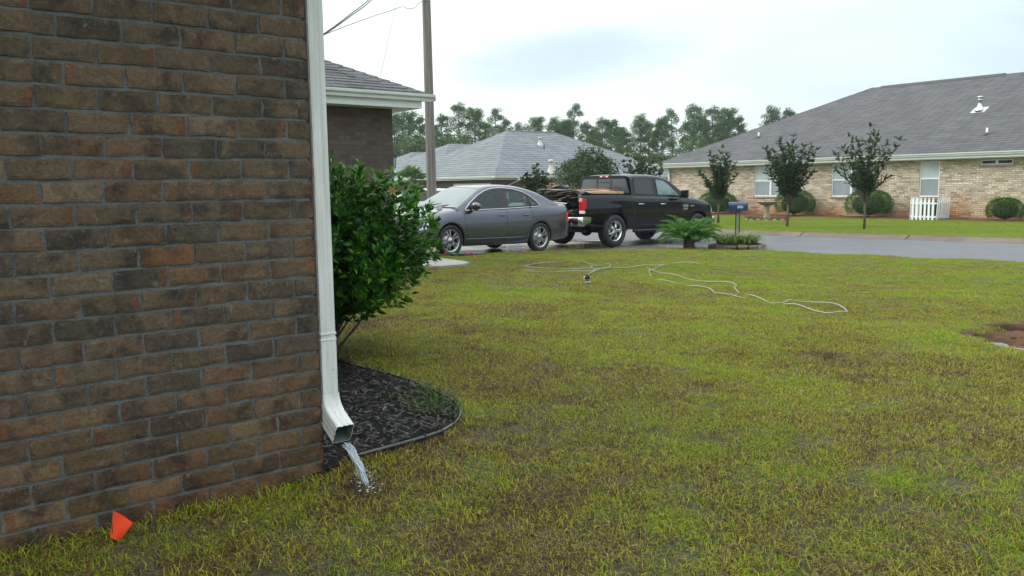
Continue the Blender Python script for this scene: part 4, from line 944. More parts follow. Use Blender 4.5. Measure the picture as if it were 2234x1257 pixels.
    seats(root, (.25,), .62, .42, 1.72, -.6)
    mb = MB(); mb.box(2.66, 2.80, -.86, .86, .52, .74); mb.build('front_bumper', CHROME, root, bev=.03)
    mb = MB(); mb.box(2.70, 2.785, -.5, .5, .78, 1.0); mb.build('grille', CHROME, root, bev=.02)
    mb = MB()
    for sg in (1, -1): mb.blob((1.9, sg * .45, 1.30), (.35, .13, .055), 8)
    mb.build('bonnet_bulge', P, root)
    y = -(c.side(1.2, 1.0) + .003); BD = mat('badge_metal', (.55, .56, .58), .3, .6)
    txt('RAM', .105, BD, 'badge', root, (1.06, y, 1.035), (R_(90), 0, R_(.5)), sx=1.15); txt('1500', .095, BD, 'badge', root, (1.06, y, .945), (R_(90), 0, R_(.5)), sx=1.15); txt('HEMI', .055, BD, 'badge', root, (1.40, y - .004, 1.045), (R_(90), 0, R_(.5)), sx=1.4)
    root.scale = (1, 1, .955)
    return root, c
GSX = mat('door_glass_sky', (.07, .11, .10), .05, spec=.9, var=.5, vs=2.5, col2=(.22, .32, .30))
truck, tc_ = pickup()
# ---- load in the bed (lies in the truck: things of their own)
Tm = truck.matrix_basis if False else Matrix.Translation(truck.location) @ truck.rotation_euler.to_matrix().to_4x4() @ Matrix.Diagonal((1, 1, .955, 1))
DEB = leafmat('torn_board', [(.012, .010, .009), (.03, .022, .016), (.055, .038, .026), (.03, .03, .03), (.09, .06, .038), (.16, .12, .085), (.05, .035, .028)], .6, 0)
rd = random.Random(9); V = []; Fq = []; r = []; k = 0
def sheet(x, y, z, L, W, yaw, tilt, roll, th, col, n=7):
    global k
    Mx = Matrix.Translation((x, y, z)) @ Matrix.Rotation(yaw, 4, 'Z') @ Matrix.Rotation(tilt, 4, 'Y') @ Matrix.Rotation(roll, 4, 'X'); ph = rd.uniform(0, 6); A = []; B = []
    for i in range(n):
        u = i / (n - 1) * 2 - 1; w0 = W * rd.uniform(.6, 1.05); w1 = W * rd.uniform(.6, 1.05); zz = .02 * math.sin(3 * u + ph) + rd.uniform(-.006, .006); xx = u * L + rd.uniform(-.04, .04)
        A.append([Mx @ Vector(p) for p in ((xx, -w0, zz), (xx, w1, zz + rd.uniform(-.015, .015)), (xx, w1, zz + th), (xx, -w0, zz + th))])
    for q in A: V.extend([tuple(p) for p in q])
    for i in range(n - 1):
        for j in range(4): Fq.append([k + i * 4 + j, k + i * 4 + (j + 1) % 4, k + (i + 1) * 4 + (j + 1) % 4, k + (i + 1) * 4 + j])
    Fq.append([k, k + 1, k + 2, k + 3]); b_ = k + (n - 1) * 4; Fq.append([b_ + 3, b_ + 2, b_ + 1, b_]); r.extend([col] * (4 * n)); k += 4 * n
for lay in range(29):
    z = .84 + lay * .021; xe = -2.06
    for q in range(3):
        y = rd.uniform(-.5, .5); hz_ = z + .03 * rd.random() + (max(0, lay - 22) * .004) * (y + .5)
        sheet(xe + rd.uniform(-.06, .06), y, hz_, rd.uniform(.7, .98), rd.uniform(.16, .34), rd.uniform(-.12, .12), rd.uniform(-.03, .02), rd.uniform(-.08, .08), rd.uniform(.008, .022), rd.random())
for q in range(46):   # ragged heap above the rails, higher on the far side
    y = rd.uniform(-.62, .75); z = 1.385 + .06 * (y + .4) + rd.uniform(-.02, .06)
    sheet(rd.uniform(-2.35, -1.75), y, z, rd.uniform(.3, .75), rd.uniform(.06, .2), rd.uniform(-.35, .35), rd.uniform(-.05, .10), rd.uniform(-.15, .15), rd.uniform(.008, .02), rd.random())
for q in range(70):   # torn ends showing at the open tail
    y = rd.uniform(-.78, .78); z = rd.uniform(.86, 1.45); sheet(-2.88 + rd.uniform(-.1, .12), y, z, rd.uniform(.08, .2), rd.uniform(.04, .16), rd.uniform(-.6, .6), rd.uniform(-.2, .25), rd.uniform(-.4, .4), .01, rd.random(), 5)
me = npmesh('debris_pile', np.array(V), np.array(Fq), DEB, np.array(r)); o = link('debris_pile', me); o.matrix_world = Tm
o.location, o.rotation_euler, o.scale = Tm.to_translation(), truck.rotation_euler.copy(), (1, 1, .955); tag(o, 'heap of torn dark brown boards and shingles filling the truck bed', 'debris')
CB = mat('cardboard', (.38, .27, .15), .8, var=.2, vs=4, bump=.2, bs=20)
mb = MB(); rows = []
for i in range(9):
    u = i / 8; x = -2.72 + 1.45 * u; rows.append([Tm @ Vector((x + .12 * v_, -.82 + .62 * v_ + .02 * u, 1.435 + .018 * math.sin(u * 2.6) + .05 * v_ + (.008 if u > .4 else 0))) for v_ in [j / 5 for j in range(6)]])
mb.grid(rows); rows2 = [[rows[i][0], rows[i][0] + Vector((0, 0, -.11 * min(1, i / 2)))] for i in range(9)]; mb.grid(rows2)
o = mb.build('cardboard_sheet', CB); sld = o.modifiers.new('thick', 'SOLIDIFY'); sld.thickness = .006; tag(o, 'tan cardboard sheet lying on the debris along the truck rail', 'cardboard')
mb = MB(); n_ = 12; rows = []
for i in range(n_ + 1):
    th = math.pi * i / n_ / 1.0; rows.append([tuple(Tm @ Vector((-2.2 + (.30 + .06 * math.sin(3 * q + i)) * math.sin(th) * math.cos(q), .55 + (.20 + .05 * math.sin(5 * q + 2 * i)) * math.sin(th) * math.sin(q), 1.55 + .07 * math.cos(th) + .02 * math.sin(4 * q + i)))) for q in [2 * math.pi * j / 20 for j in range(21)]])
mb.grid(rows); tag(mb.build('plastic_bag', mat('bin_bag', (.006, .007, .010), .3, spec=.3)), 'crumpled shiny black plastic bag on top of the truck debris', 'bag')
mb = MB(); mb.tube([Tm @ Vector(p) for p in ((-1.55, -.93, 1.39), (-1.52, -.80, 1.475), (-1.50, -.3, 1.53), (-1.48, .2, 1.53), (-1.5, .93, 1.39))], .006, 6); tag(mb.build('tie_down_strap', mat('orange_strap', (.55, .06, .02), .6)), 'orange strap tied over the truck load near the cab', 'strap')
# ---------------------------------------------------------------- pale SUV down the street
def suv():
    p = at(905, 432, 44); root = thing('parked_suv', 'silver white SUV parked far down the street behind the hedge', 'car', (p.x, p.y, -.62), rot=(0, 0, R_(170)))
    P = paint('silver_paint', (.5, .52, .54), .3, .2)
    c = Car(axles=(1.35, -1.35), archr=.40, axz=.36, z0=.22, inset=0, lean=.28, plan=[(-2.35, .75), (-2.2, .88), (0, .92), (1.8, .9), (2.2, .8), (2.35, .62)], sill=[(-2.35, .3), (2.35, .3)],
            shoulder=[(-2.35, 1.0), (0, 1.05), (1.2, 1.0), (2.0, .9), (2.35, .6)], top=[(-2.35, 1.05), (0, 1.08), (1.3, 1.06), (2.0, .95), (2.35, .62)], tuck=[(-.1, .06), (0, .05), (.4, 0), (.8, .02), (1, .05)],
            roofline=[(-2.30, 1.1), (-2.1, 1.6), (-1.9, 1.72), (-1, 1.76), (.1, 1.74), (.5, 1.6), (1.3, 1.06)])
    c.belt = lambda x: c.zs(x) + .004; c.crown = lambda x: .07
    c.body(root, P, -2.35, 2.35); g_ = glassmat('suv_glass', (.3, .36, .35), .5)
    c.cabin(root, P, g_, -2.30, 1.30, (.5, 1.25), (-2.28, -2.05), [[(-1.95, 1.1), (-1.85, 1.6), (-1.1, 1.64), (-1.0, 1.1)], [(-.92, 1.1), (-.98, 1.64), (-.1, 1.62), (-.05, 1.1)], [(.03, 1.1), (-.02, 1.62), (.25, 1.58), (.95, 1.08)]], BLACK, g_, step=.06)
    for sg in (1, -1):
        for xa in c.axles: wheel(root, xa, sg * .80, .36, .22, .24, 5, sg, 'double')
        mb = MB(); mb.blob((.75, sg * 1.0, 1.12), (.08, .12, .09), 6); mb.build('wing_mirror', P, root)
        mb = MB(); mb.box(-2.36, -2.2, sg * .80 - .06, sg * .80 + .06, .8, 1.1); mb.build('tail_light', REDL, root)
    mb = MB(); mb.box(-2.1, 2.1, -.55, .55, .25, .4); mb.build('underbody', BLACK, root)
suv()
# ============================================================ OTHER HOUSES (local frames: x = s, y = t)
TANB = brickmat('tan_brick', (.42, .34, .26), (.33, .25, .19), (.36, .30, .24), .245, .081, .012, blot=.25, tint=[(.66, .58, .42), (.42, .33, .23), (.72, .65, .48), (.50, .40, .28), (.60, .51, .35), (.44, .34, .24), (.29, .22, .16), (.76, .70, .54)], stain=(-.45, .75, (.75, .40, .18), .9))
TANS = brickmat('grey_shingle', (.15, .15, .155), (.19, .19, .20), (.05, .05, .056), .40, .10, .010, blot=.5, bump=1, tint=[(.088, .089, .093), (.105, .106, .111), (.12, .121, .127), (.096, .097, .102)])
BLIND = mat('window_blind', (.36, .42, .44), .12, spec=.8, var=.12, vs=1.2, col2=(.50, .56, .57))
SCREEN = mat('window_screen', (.24, .28, .30), .35, var=.15, vs=1.5)
DARKG = mat('dark_pane', (.008, .010, .012), .08, spec=.25)
VINYL = mat('white_vinyl', (.74, .78, .78), .4)
def wall_holes(mb, s, t0, t1, z0, z1, holes, depth, mi=0, flip=False):
    ys = sorted({t0, t1, *[h[0] for h in holes], *[h[1] for h in holes]}); zs = sorted({z0, z1, *[h[2] for h in holes], *[h[3] for h in holes]})
    for a, b_ in zip(ys, ys[1:]):
        for c_, d_ in zip(zs, zs[1:]):
            if any(h[0] <= (a + b_) / 2 <= h[1] and h[2] <= (c_ + d_) / 2 <= h[3] for h in holes): continue
            mb.add([(s, a, c_), (s, b_, c_), (s, b_, d_), (s, a, d_)], [(0, 3, 2, 1)], mi)
    for h in holes:
        mb.add([(s, h[0], h[2]), (s, h[1], h[2]), (s, h[1], h[3]), (s, h[0], h[3]), (s + depth, h[0], h[2]), (s + depth, h[1], h[2]), (s + depth, h[1], h[3]), (s + depth, h[0], h[3])], [(0, 4, 5, 1), (1, 5, 6, 2), (2, 6, 7, 3), (3, 7, 4, 0)], mi)
def window(parent, s, t0, t1, z0, z1, mull=(), meet=True, dark=False, label=None):
    f = .045; mb = MB(); x0, x1 = s + .03, s + .085
    mb.box(x0, x1, t0, t0 + f, z0, z1); mb.box(x0, x1, t1 - f, t1, z0, z1); mb.box(x0, x1, t0 + f, t1 - f, z0, z0 + f); mb.box(x0, x1, t0 + f, t1 - f, z1 - f, z1)
    for m_ in mull: mb.box(x0 - .004, x1, m_ - .05, m_ + .05, z0 + f, z1 - f)
    w_ = mb.build('window', VINYL, parent)
    if label: w_['label'] = label
    zm = (z0 + z1) / 2 + .02; edges = [t0 + f] + [e for m_ in mull for e in (m_ - .05, m_ + .05)] + [t1 - f]
    for a, b_ in zip(edges[::2], edges[1::2]):
        if meet:
            mb = MB(); mb.box(x0 + .006, x1 - .004, a, b_, zm - .03, zm + .03); mb.build('sash_rail', VINYL, w_)
            mb = MB(); mb.box(x0 + .030, x0 + .034, a, b_, zm + .03, z1 - f); mb.build('pane', BLIND, w_)
            mb = MB(); mb.box(x0 + .022, x0 + .026, a, b_, z0 + f, zm - .03); mb.build('pane', SCREEN, w_)
        else:
            mb = MB(); mb.box(x0 + .030, x0 + .034, a, b_, z0 + f, z1 - f); mb.build('pane', DARKG if dark else BLIND, w_)
    return w_
def sill(mb, s, t0, t1, z):
    t = t0 - .06
    while t < t1 + .04: mb.box(s - .045, s + .03, t, t + .066, z - .085, z - .006); t += .076
tan = thing('tan_brick_house', 'tan brick house across the street with large grey shingle hip roof', 'house', (0, 0, 0), RZ)
S0, TL, TR = 36.4, 31.0, -8.0
WN = [(23.45, 25.3, .53, 2.05, (24.35,), True, False, None), (19.15, 21.0, .53, 2.05, (20.03,), True, False, None), (16.03, 16.87, .53, 2.05, (), True, False, 'single white window with drawn blind'), (13.20, 14.42, 1.84, 2.05, (13.81,), False, True, 'short wide dark window high under the eave')]
mb = MB(); wall_holes(mb, S0, TR, TL, -.75, 2.35, [w_[:4] for w_ in WN], .10); mb.add([(S0, TL, -.75), (52, TL, -.75), (52, TL, 2.35), (S0, TL, 2.35)], [(0, 3, 2, 1)]); mb.box(S0 + .2, 52, TR, TL - .01, -.75, 2.35)
for w_ in WN: pass
mb.build('wall', TANB, tan)
SB = mat('sill_brick', (.34, .24, .18), .85, var=.3, vs=9); mb = MB()
for w_ in WN: sill(mb, S0, w_[0], w_[1], w_[2])
mb.build('window_sill', SB, tan)
for w_ in WN: window(tan, S0, *w_[:4], mull=w_[4], meet=w_[5], dark=w_[6], label=w_[7])
mb = MB(); v = hip(mb, 35.90, 52.5, -8.6, 31.55, 2.36, .478); rf = mb.build('roof', TANS, tan)
zr = v[4][2]; mb = MB(); mb.sect([[(44.2 - .22, t, zr - .09), (44.2, t, zr + .05), (44.2 + .22, t, zr - .09), (44.2, t, zr - .02)] for t in (16.6, 22.8)]); mb.build('ridge_vent', BLACK, rf)
for e_ in ((3, 5), (0, 4)): mb = MB(); caps(mb, v, (e_,), mi=0); mb.build('hip_cap', TANS, rf)
def onroof(px, py, s_eave, ze, pitch):
    lo, hi = s_eave, s_eave + 9
    for _ in range(40):
        m_ = (lo + hi) / 2; t_, z_ = at_s(px, py, m_)
        if z_ > ze + (m_ - s_eave) * pitch: lo = m_
        else: hi = m_
    return m_, t_, z_
s_, t_, z_ = onroof(2137, 240, 35.9, 2.36, .478)
mb = MB(); mb.box(-.32, .32, -.3, .3, -.012, .006, 0, Matrix.Translation((s_, t_, z_)) @ Matrix.Rotation(-math.atan(.478), 4, 'Y')); mb.lathe([(.20, -.03), (.09, .22), (.075, .24), (.075, .42), (.10, .43), (.10, .47), (.075, .48), (.075, .52), (.12, .53), (.12, .60), (.0, .63)], 14, (s_, t_, z_)); mb.build('vent_pipe', STEEL, rf)
for px, py in ((2153, 293), (1655, 300)):
    s_, t_, z_ = onroof(px, py, 35.9, 2.36, .478) if px > 1800 else onroof(px, py, 35.9, 2.36, .478)
    mb = MB(); mb.lathe([(.16, -.05), (.07, .07), (.05, .07)], 10, (s_, t_, z_), mi=1); mb.lathe([(.045, .0), (.045, .27), (.035, .27), (.035, .2)], 10, (s_, t_, z_)); mb.build('vent_pipe', [WHITE, BLACK], rf)
mb = MB(); mb.box(35.96, 36.42, -8.5, 31.45, 2.10, 2.115); mb.box(36.42, 52.4, 31.0, 31.5, 2.10, 2.116); mb.build('soffit', WHITE, tan)
mb = MB(); gutter(mb, (35.92, 31.62, 2.36), (35.92, -8.6, 2.36), (-1, 0, 0), .12, .12); gutter(mb, (35.92, 31.56, 2.355), (52, 31.56, 2.355), (0, 1, 0), .12, .13); mb.box(35.925, 35.96, -8.6, 31.5, 2.13, 2.34); mb.box(35.96, 52, 31.5, 31.54, 2.09, 2.34); mb.build('gutter', WHITE, tan)
mb = MB()
def dpipe(mb, pts, w_=.04, d_=.05):
    for a, b_ in zip(pts, pts[1:]): 
        a, b_ = Vector(a), Vector(b_); mb.sect([[p + Vector(q) for q in ((-w_, -d_, 0), (w_, -d_, 0), (w_, d_, 0), (-w_, d_, 0))] for p in (a, b_)])
dpipe(mb, [(35.86, 31.25, 2.26), (35.86, 31.25, 2.12), (36.33, 30.93, 1.92), (36.33, 30.93, -.35)]); mb.build('downspout', WHITE, tan)

# grey roofed house in the middle distance
DKB = brickmat('brown_brick', (.09, .055, .045), (.13, .08, .06), (.10, .08, .07), .21, .081, .010, blot=.3, tint=[(.085, .05, .042), (.12, .075, .06), (.10, .06, .05)])
LGS = brickmat('pale_shingle', (.28, .31, .32), (.34, .37, .38), (.07, .085, .09), .62, .15, .022, blot=.25, bump=1, tint=[(.155, .18, .19), (.18, .205, .215), (.205, .235, .245), (.14, .165, .175), (.23, .26, .27), (.165, .195, .205)])
mid = thing('grey_roof_house', 'brown brick house down the street under a pale grey hip roof', 'house', (0, 0, 0), RZ)
tc0, ze = at_s(1087, 387, 33.0)
def proof(mb, s0, s1, t0, t1, ze, apex, apex2, mi=0):
    v = [(s0, t0, ze), (s1, t0, ze), (s1, t1, ze), (s0, t1, ze), apex, apex2]; mb.add(v, [(0, 1, 5, 4), (1, 2, 5), (2, 3, 4, 5), (3, 0, 4)], mi); return v
sa, ta = 39.6, tc0 + 8.0
zA = 0
for q in range(80):
    ta = tc0 + 5 + q * .06; x_, y_ = xy(sa, ta); d = ray(1105, 285); 
    if abs(x_ / y_ - d.x / d.y) < .0006: break
k_ = y_ / d.y; zA = CH + k_ * d.z
lo, hi = sa + 1, sa + 12
for _ in range(40):
    m_ = (lo + hi) / 2; x_, y_ = xy(m_, ta); d = ray(1211, 292)
    if x_ / y_ < d.x / d.y: lo = m_
    else: hi = m_
sb = m_
mb = MB(); v = proof(mb, 32.6, sb + 7.4, tc0 - .1, ta + 7, ze + .08, (sa, ta, zA), (sb, ta, zA)); mrf = mb.build('roof', LGS, mid)
mb = MB(); mb.sect([[(s_, ta - .2, zA - .07), (s_, ta, zA + .05), (s_, ta + .2, zA - .07), (s_, ta, zA - .02)] for s_ in (sa + .3, sb - .3)]); mb.build('ridge_vent', BLACK, mrf)
mb = MB(); mb.box(33.1, sb + 6.9, tc0 + .4, ta + 6.5, -1.2, ze); 
mb.build('wall', DKB, mid)
GD1 = mat('garage_white', (.50, .50, .44), .5); mb = MB()
for k in range(4): mb.box(33.04, 33.10, tc0 + .9, tc0 + 5.2, -.75 + k * .545, -.75 + k * .545 + .535)
mb.build('garage_door', GD1, mid)
mb = MB(); gutter(mb, (32.55, tc0 - .1, ze + .08), (32.55, ta + 7, ze + .08), (-1, 0, 0), .12, .14); gutter(mb, (32.5, tc0 - .12, ze + .085), (sb + 7.4, tc0 - .12, ze + .085), (0, -1, 0), .12, .14); mb.box(32.56, 33.1, tc0 - .05, ta + 6.9, ze - .14, ze - .10); mb.box(32.6, sb + 7, tc0 - .1, tc0 + .4, ze - .141, ze - .10); mb.build('gutter', WHITE, mid)
mb = MB(); dpipe(mb, [(34.6, tc0 - .16, ze - .02), (34.6, tc0 - .16, ze - .2), (34.0, tc0 + .32, ze - .55), (34.0, tc0 + .32, -.7)], .06, .06); mb.build('downspout', WHITE, mid)
for px, py, h_, r_, m__ in ((1178, 316, .55, .20, GD1), (1187, 325, .30, .06, BLACK), (1202, 376, .85, .24, GD1)):
    best = None
    for q in range(200):      # front slope: z rises with t
        t_ = tc0 + q * .05; s_, z_ = at_t(px, py, t_); zz = ze + .08 + (t_ - tc0 + .1) * (zA - ze - .08) / (ta - tc0 + .1)
        if best is None or abs(z_ - zz) < best[0]: best = (abs(z_ - zz), s_, t_, zz)
    _, s_, t_, z_ = best; mb = MB(); mb.lathe([(r_ * 1.4, -.1), (r_ * .55, h_ * .45), (r_ * .5, h_ * .8), (r_ * .8, h_ * .82), (r_ * .8, h_), (0, h_ * 1.05)], 10, (s_, t_, z_)); mb.build('vent_pipe', m__, mrf)
# left wings of the same house
def wing(px, py, s_, run, left, zw, w_back=7, name='wing_roof', rise=.5):
    t_, z_ = at_s(px, py, s_); L_ = left; h_ = run
    mb = MB(); v = proof(mb, s_, s_ + w_back + h_, t_, t_ + L_, z_, (s_ + h_, t_ + h_ * 1.05, z_ + h_ * rise), (s_ + w_back, t_ + h_ * 1.05, z_ + h_ * rise)); mb.build(name, LGS, mid)
    mb = MB(); mb.box(s_ + .4, s_ + w_back, t_ + .35, t_ + L_ - .3, -1.2, z_ - .05); mb.build('wing_wall', DKB, mid)
    mb = MB(); gutter(mb, (s_ - .0, t_, z_), (s_, t_ + L_, z_), (-1, 0, 0), .12, .16); gutter(mb, (s_ - .1, t_, z_ + .002), (s_ + w_back, t_, z_ + .002), (0, -1, 0), .12, .16); mb.build('gutter', WHITE, mid)
wing(952, 373, 35.0, 4.6, 11.5, 0, 12, rise=.52)
wing(866, 386, 35.2, 4.6, 11, 0, 9, rise=.50)
# second dark roof beyond
PG = mat('porch_post_white', (.5, .5, .48), .5)
mb = MB(); t_, z_ = at_s(873, 400, 35.0); mb.box(34.95, 35.1, t_ - .1, t_ + .1, -1, 1.9); mb.build('porch_post', PG, mid)
far = thing('distant_house', 'far house with plain dark grey roof seen behind the garage wing', 'house', (0, 0, 0), RZ)
tq, zq = at_s(925, 314, 52.0); mb = MB(); t2, z2 = at_s(800, 308, 52.0); e1 = zq - 4.2
mb.add([(52, tq - 1, zq), (52, t2 + 5, zq), (43.5, t2 + 9, e1), (43.5, tq - 9, e1), (60, t2 + 9, e1), (60, tq - 9, e1)], [(0, 1, 2, 3), (1, 0, 5, 4), (0, 3, 5), (1, 4, 2)]); DGS = mat('plain_roof', (.13, .13, .14), .85, var=.15, vs=2); r2 = mb.build('roof', DGS, far)
mb = MB(); mb.sect([[(51.8, t__, zq - .05), (52, t__, zq + .14), (52.2, t__, zq - .05), (52, t__, zq)] for t__ in (tq - .5, t2 + 2)]); mb.build('ridge_vent', BLACK, r2)
mb = MB(); mb.box(44, 59.5, tq - 8, t2 + 8, -1.2, e1 + .1); mb.build('wall', DKB, far)
# orange board fence
FEN = mat('fence_board', (.42, .23, .07), .75, var=.25, vs=6)
a_ = at(1190, 404, 50.0); b_ = at(1268, 403, 52.5); fe = thing('board_fence', 'fresh orange wooden privacy fence between the shrubs behind the truck', 'fence', (a_.x, a_.y, -.7), math.atan2(b_.y - a_.y, b_.x - a_.x)); Lf = 6.0; mb = MB()
k = 0
while k * .145 < Lf: mb.box(k * .145 - 1.8, k * .145 - 1.8 + .138, 0, .02, 0, a_.z + .82 + random.uniform(-.015, .015)); k += 1
mb.build('boards', FEN, fe)
mb = MB()
for x_ in (-1.8, .6, 3.0): mb.box(x_, x_ + .09, .045, .135, 0, a_.z + .64)
for z_ in (.4, 1.5): mb.box(-1.8, Lf - 1.85, .022, .045, z_, z_ + .09)
mb.build('rails', FEN, fe)

# ============================================================ POLE AND WIRES
p0_, p1_ = at(942, 425, 27), at(930, 0, 27); dz_ = (p1_ - p0_) / (p1_.z - p0_.z)
base_ = p0_ + dz_ * (-.42 - p0_.z); top_ = p0_ + dz_ * (9.3 - p0_.z); POL = mat('weathered_pole', (.085, .075, .066), .85, var=.4, vs=2.5, bump=.8, bs=16, stretch=(9, 9, .22), col2=(.25, .228, .205), detail=6)
pole = thing('utility_pole', 'tall weathered grey wooden utility pole behind the sedan', 'utility pole', base_)
mb = MB(); P = [Vector((0, 0, 0)).lerp(top_ - base_, i / 12) for i in range(13)]; mb.tube(P, [.168 - .045 * i / 12 for i in range(13)], 16); mb.build('pole', POL, pole)
mb = MB(); q = (top_ - base_) * .93
mb.box(q.x - 1.2, q.x + 1.2, q.y - .2, q.y - .1, q.z - .05, q.z + .06); mb.build('crossarm', WOOD, pole)
for e in (-1.1, 0, 1.1):
    mb = MB(); mb.lathe([(.03, 0), (.05, .05), (.03, .08), (.05, .11), (.0, .15)], 10, (q.x + e, q.y - .15, q.z + .06)); mb.build('insulator', mat('porcelain', (.25, .2, .18), .3), pole)
CAB = mat('cable', (.03, .03, .032), .6)
def cable(pts, r, label, group=None, nm='power_cable'):
    pts = [Vector(p) for p in pts]; P = []
    for i in range(len(pts) - 1):
        a, b_, c_, d_ = pts[max(i - 1, 0)], pts[i], pts[i + 1], pts[min(i + 2, len(pts) - 1)]
        for k in range(8):
            u = k / 8; P.append(.5 * ((2 * b_) + (c_ - a) * u + (2 * a - 5 * b_ + 4 * c_ - d_) * u * u + (3 * b_ - a - 3 * c_ + d_) * u ** 3))
    P.append(pts[-1]); mb = MB(); mb.tube(P, r, 6); tag(mb.build(nm, CAB), label, 'cable', group)
hk = at(640, 104, 17)
A_ = top_ * .97 + Vector((0, 0, .2))
cable([hk, at(703, 76, 18.5), at(770, 27, 21.5), at(806, -2, 23.5), at(860, -60, 26.5)], .014, 'upper of two thick power cables rising steeply behind the downspout')
cable([hk + Vector((0, 0, -.03)), at(703, 78, 18.5), at(768, 33, 21.5), at(808, 2, 23.5), at(865, -60, 26.8)], .014, 'lower of two thick power cables rising steeply behind the downspout')
cable([hk + Vector((0, 0, -.04)), at(705, 77, 18.5), at(790, 44, 22), at(850, 24, 25), at(878, 15, 26), at(890, 19, 26.3), at(905, 17, 26.6), at(915, 6, 26.8), at(932, 2, 26.86)], .009, 'thin service cable running from the downspout up to the pole')
cable([at(868, -8, 30), at(857, 42, 29), at(840, 120, 28), at(826, 185, 27)], .006, 'very thin guy wire hanging left of the pole', nm='guy_wire')
P_ = [at(846, 95, 28.3), at(848, 84, 28.5)]

# ============================================================ PLANTS
def tuft_dirs(n, rng): 
    v = rng.normal(size=(n, 3)); return unit(v)
# ---- gardenia shrub beside the corner
GAR = leafmat('gardenia_leaf', [(.008, .035, .004), (.016, .075, .006), (.034, .135, .008), (.11, .28, .016)], .38, .25, .3)
gb = on_ground(742, 776); rng = np.random.default_rng(4)
def shrub():
    base = Vector((gb.x - .12, gb.y + .10, gb.z)); root = thing('gardenia_shrub', 'dense dark green glossy shrub beside the white downspout', 'shrub', base)
    C = np.array([-.02, .08, .79]); Rr = np.array([.80, .70, .59]); tips = []; k = 0
    while len(tips) < 2200:
        d = unit(rng.normal(size=3)); rr = rng.random() ** .33
        p = C + d * Rr * rr * (1 + .16 * math.sin(4 * math.atan2(d[1], d[0]) + 3 * d[2]) + min(.08, .06 * rng.normal()))
        if p[2] < .22 + .18 * rng.random(): continue
        if p[2] < .45 and abs(p[0]) + abs(p[1]) > .95: continue
        if p[0] * .78 + p[1] * .62 < -.50: continue      # house side
        tips.append(p)
    tips = np.array(tips)
    P = []; D = []; L = []
    for p in tips:
        od = unit(p - (C - np.array([0, 0, .5]))); od = unit(od + .35 * rng.normal(size=3) + np.array([0, 0, .35])); 
        n = rng.integers(7, 12)
        for j in range(n):
            a = rng.random() * 6.28; back = rng.random() * .13; side = unit(np.cross(od, rng.normal(size=3))); q = p - od * back
            P.append(q); D.append(unit(od * (.55 + .5 * (1 - back / .13)) + side * .85)); L.append(rng.uniform(.05, .092) * (1 if back > .02 else .8))
    P = np.array(P); D = np.array(D); L = np.array(L); V, Fq, r = leafcloud(P, D, L, L * .40, .12, .12, rng)
    # new growth is lighter: leaves at twig tips
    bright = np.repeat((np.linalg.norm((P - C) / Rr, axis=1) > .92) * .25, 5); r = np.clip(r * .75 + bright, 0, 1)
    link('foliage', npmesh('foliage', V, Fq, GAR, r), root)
    mb = MB()
    for j in range(26):
        q = tips[rng.integers(len(tips))]; m1 = Vector((q[0] * .35 + rng.normal() * .03, q[1] * .35, q[2] * .45)); s_ = Vector((rng.normal() * .04, rng.normal() * .04, -.03))
        P_ = [s_, s_.lerp(m1, .6), m1, m1.lerp(Vector(q), .5) + Vector((0, 0, .03)), Vector(q)]; mb.tube(P_, [.011, .009, .008, .005, .003], 6)
    mb.build('stems', BARK, root)
    fl = at(857, 415, gb.y - .25); fl = Vector((fl.x, fl.y, fl.z)) - base; YF_ = mat('wilted_petal', (.42, .28, .10), .7, var=.2, vs=30); mb = MB()
    for j in range(6):
        q = j * 1.05; d = Vector((math.cos(q), -.35, math.sin(q))); e = Vector((-math.sin(q), 0, math.cos(q))); mb.add([fl, fl + d * .022 + e * .011, fl + d * .042 + Vector((0, .01, -.006)), fl + d * .022 - e * .011], [(0, 1, 2, 3)])
    mb.blob(fl, (.008, .008, .008), 4); mb.build('flower', YF_, root)
    return root
shrub()
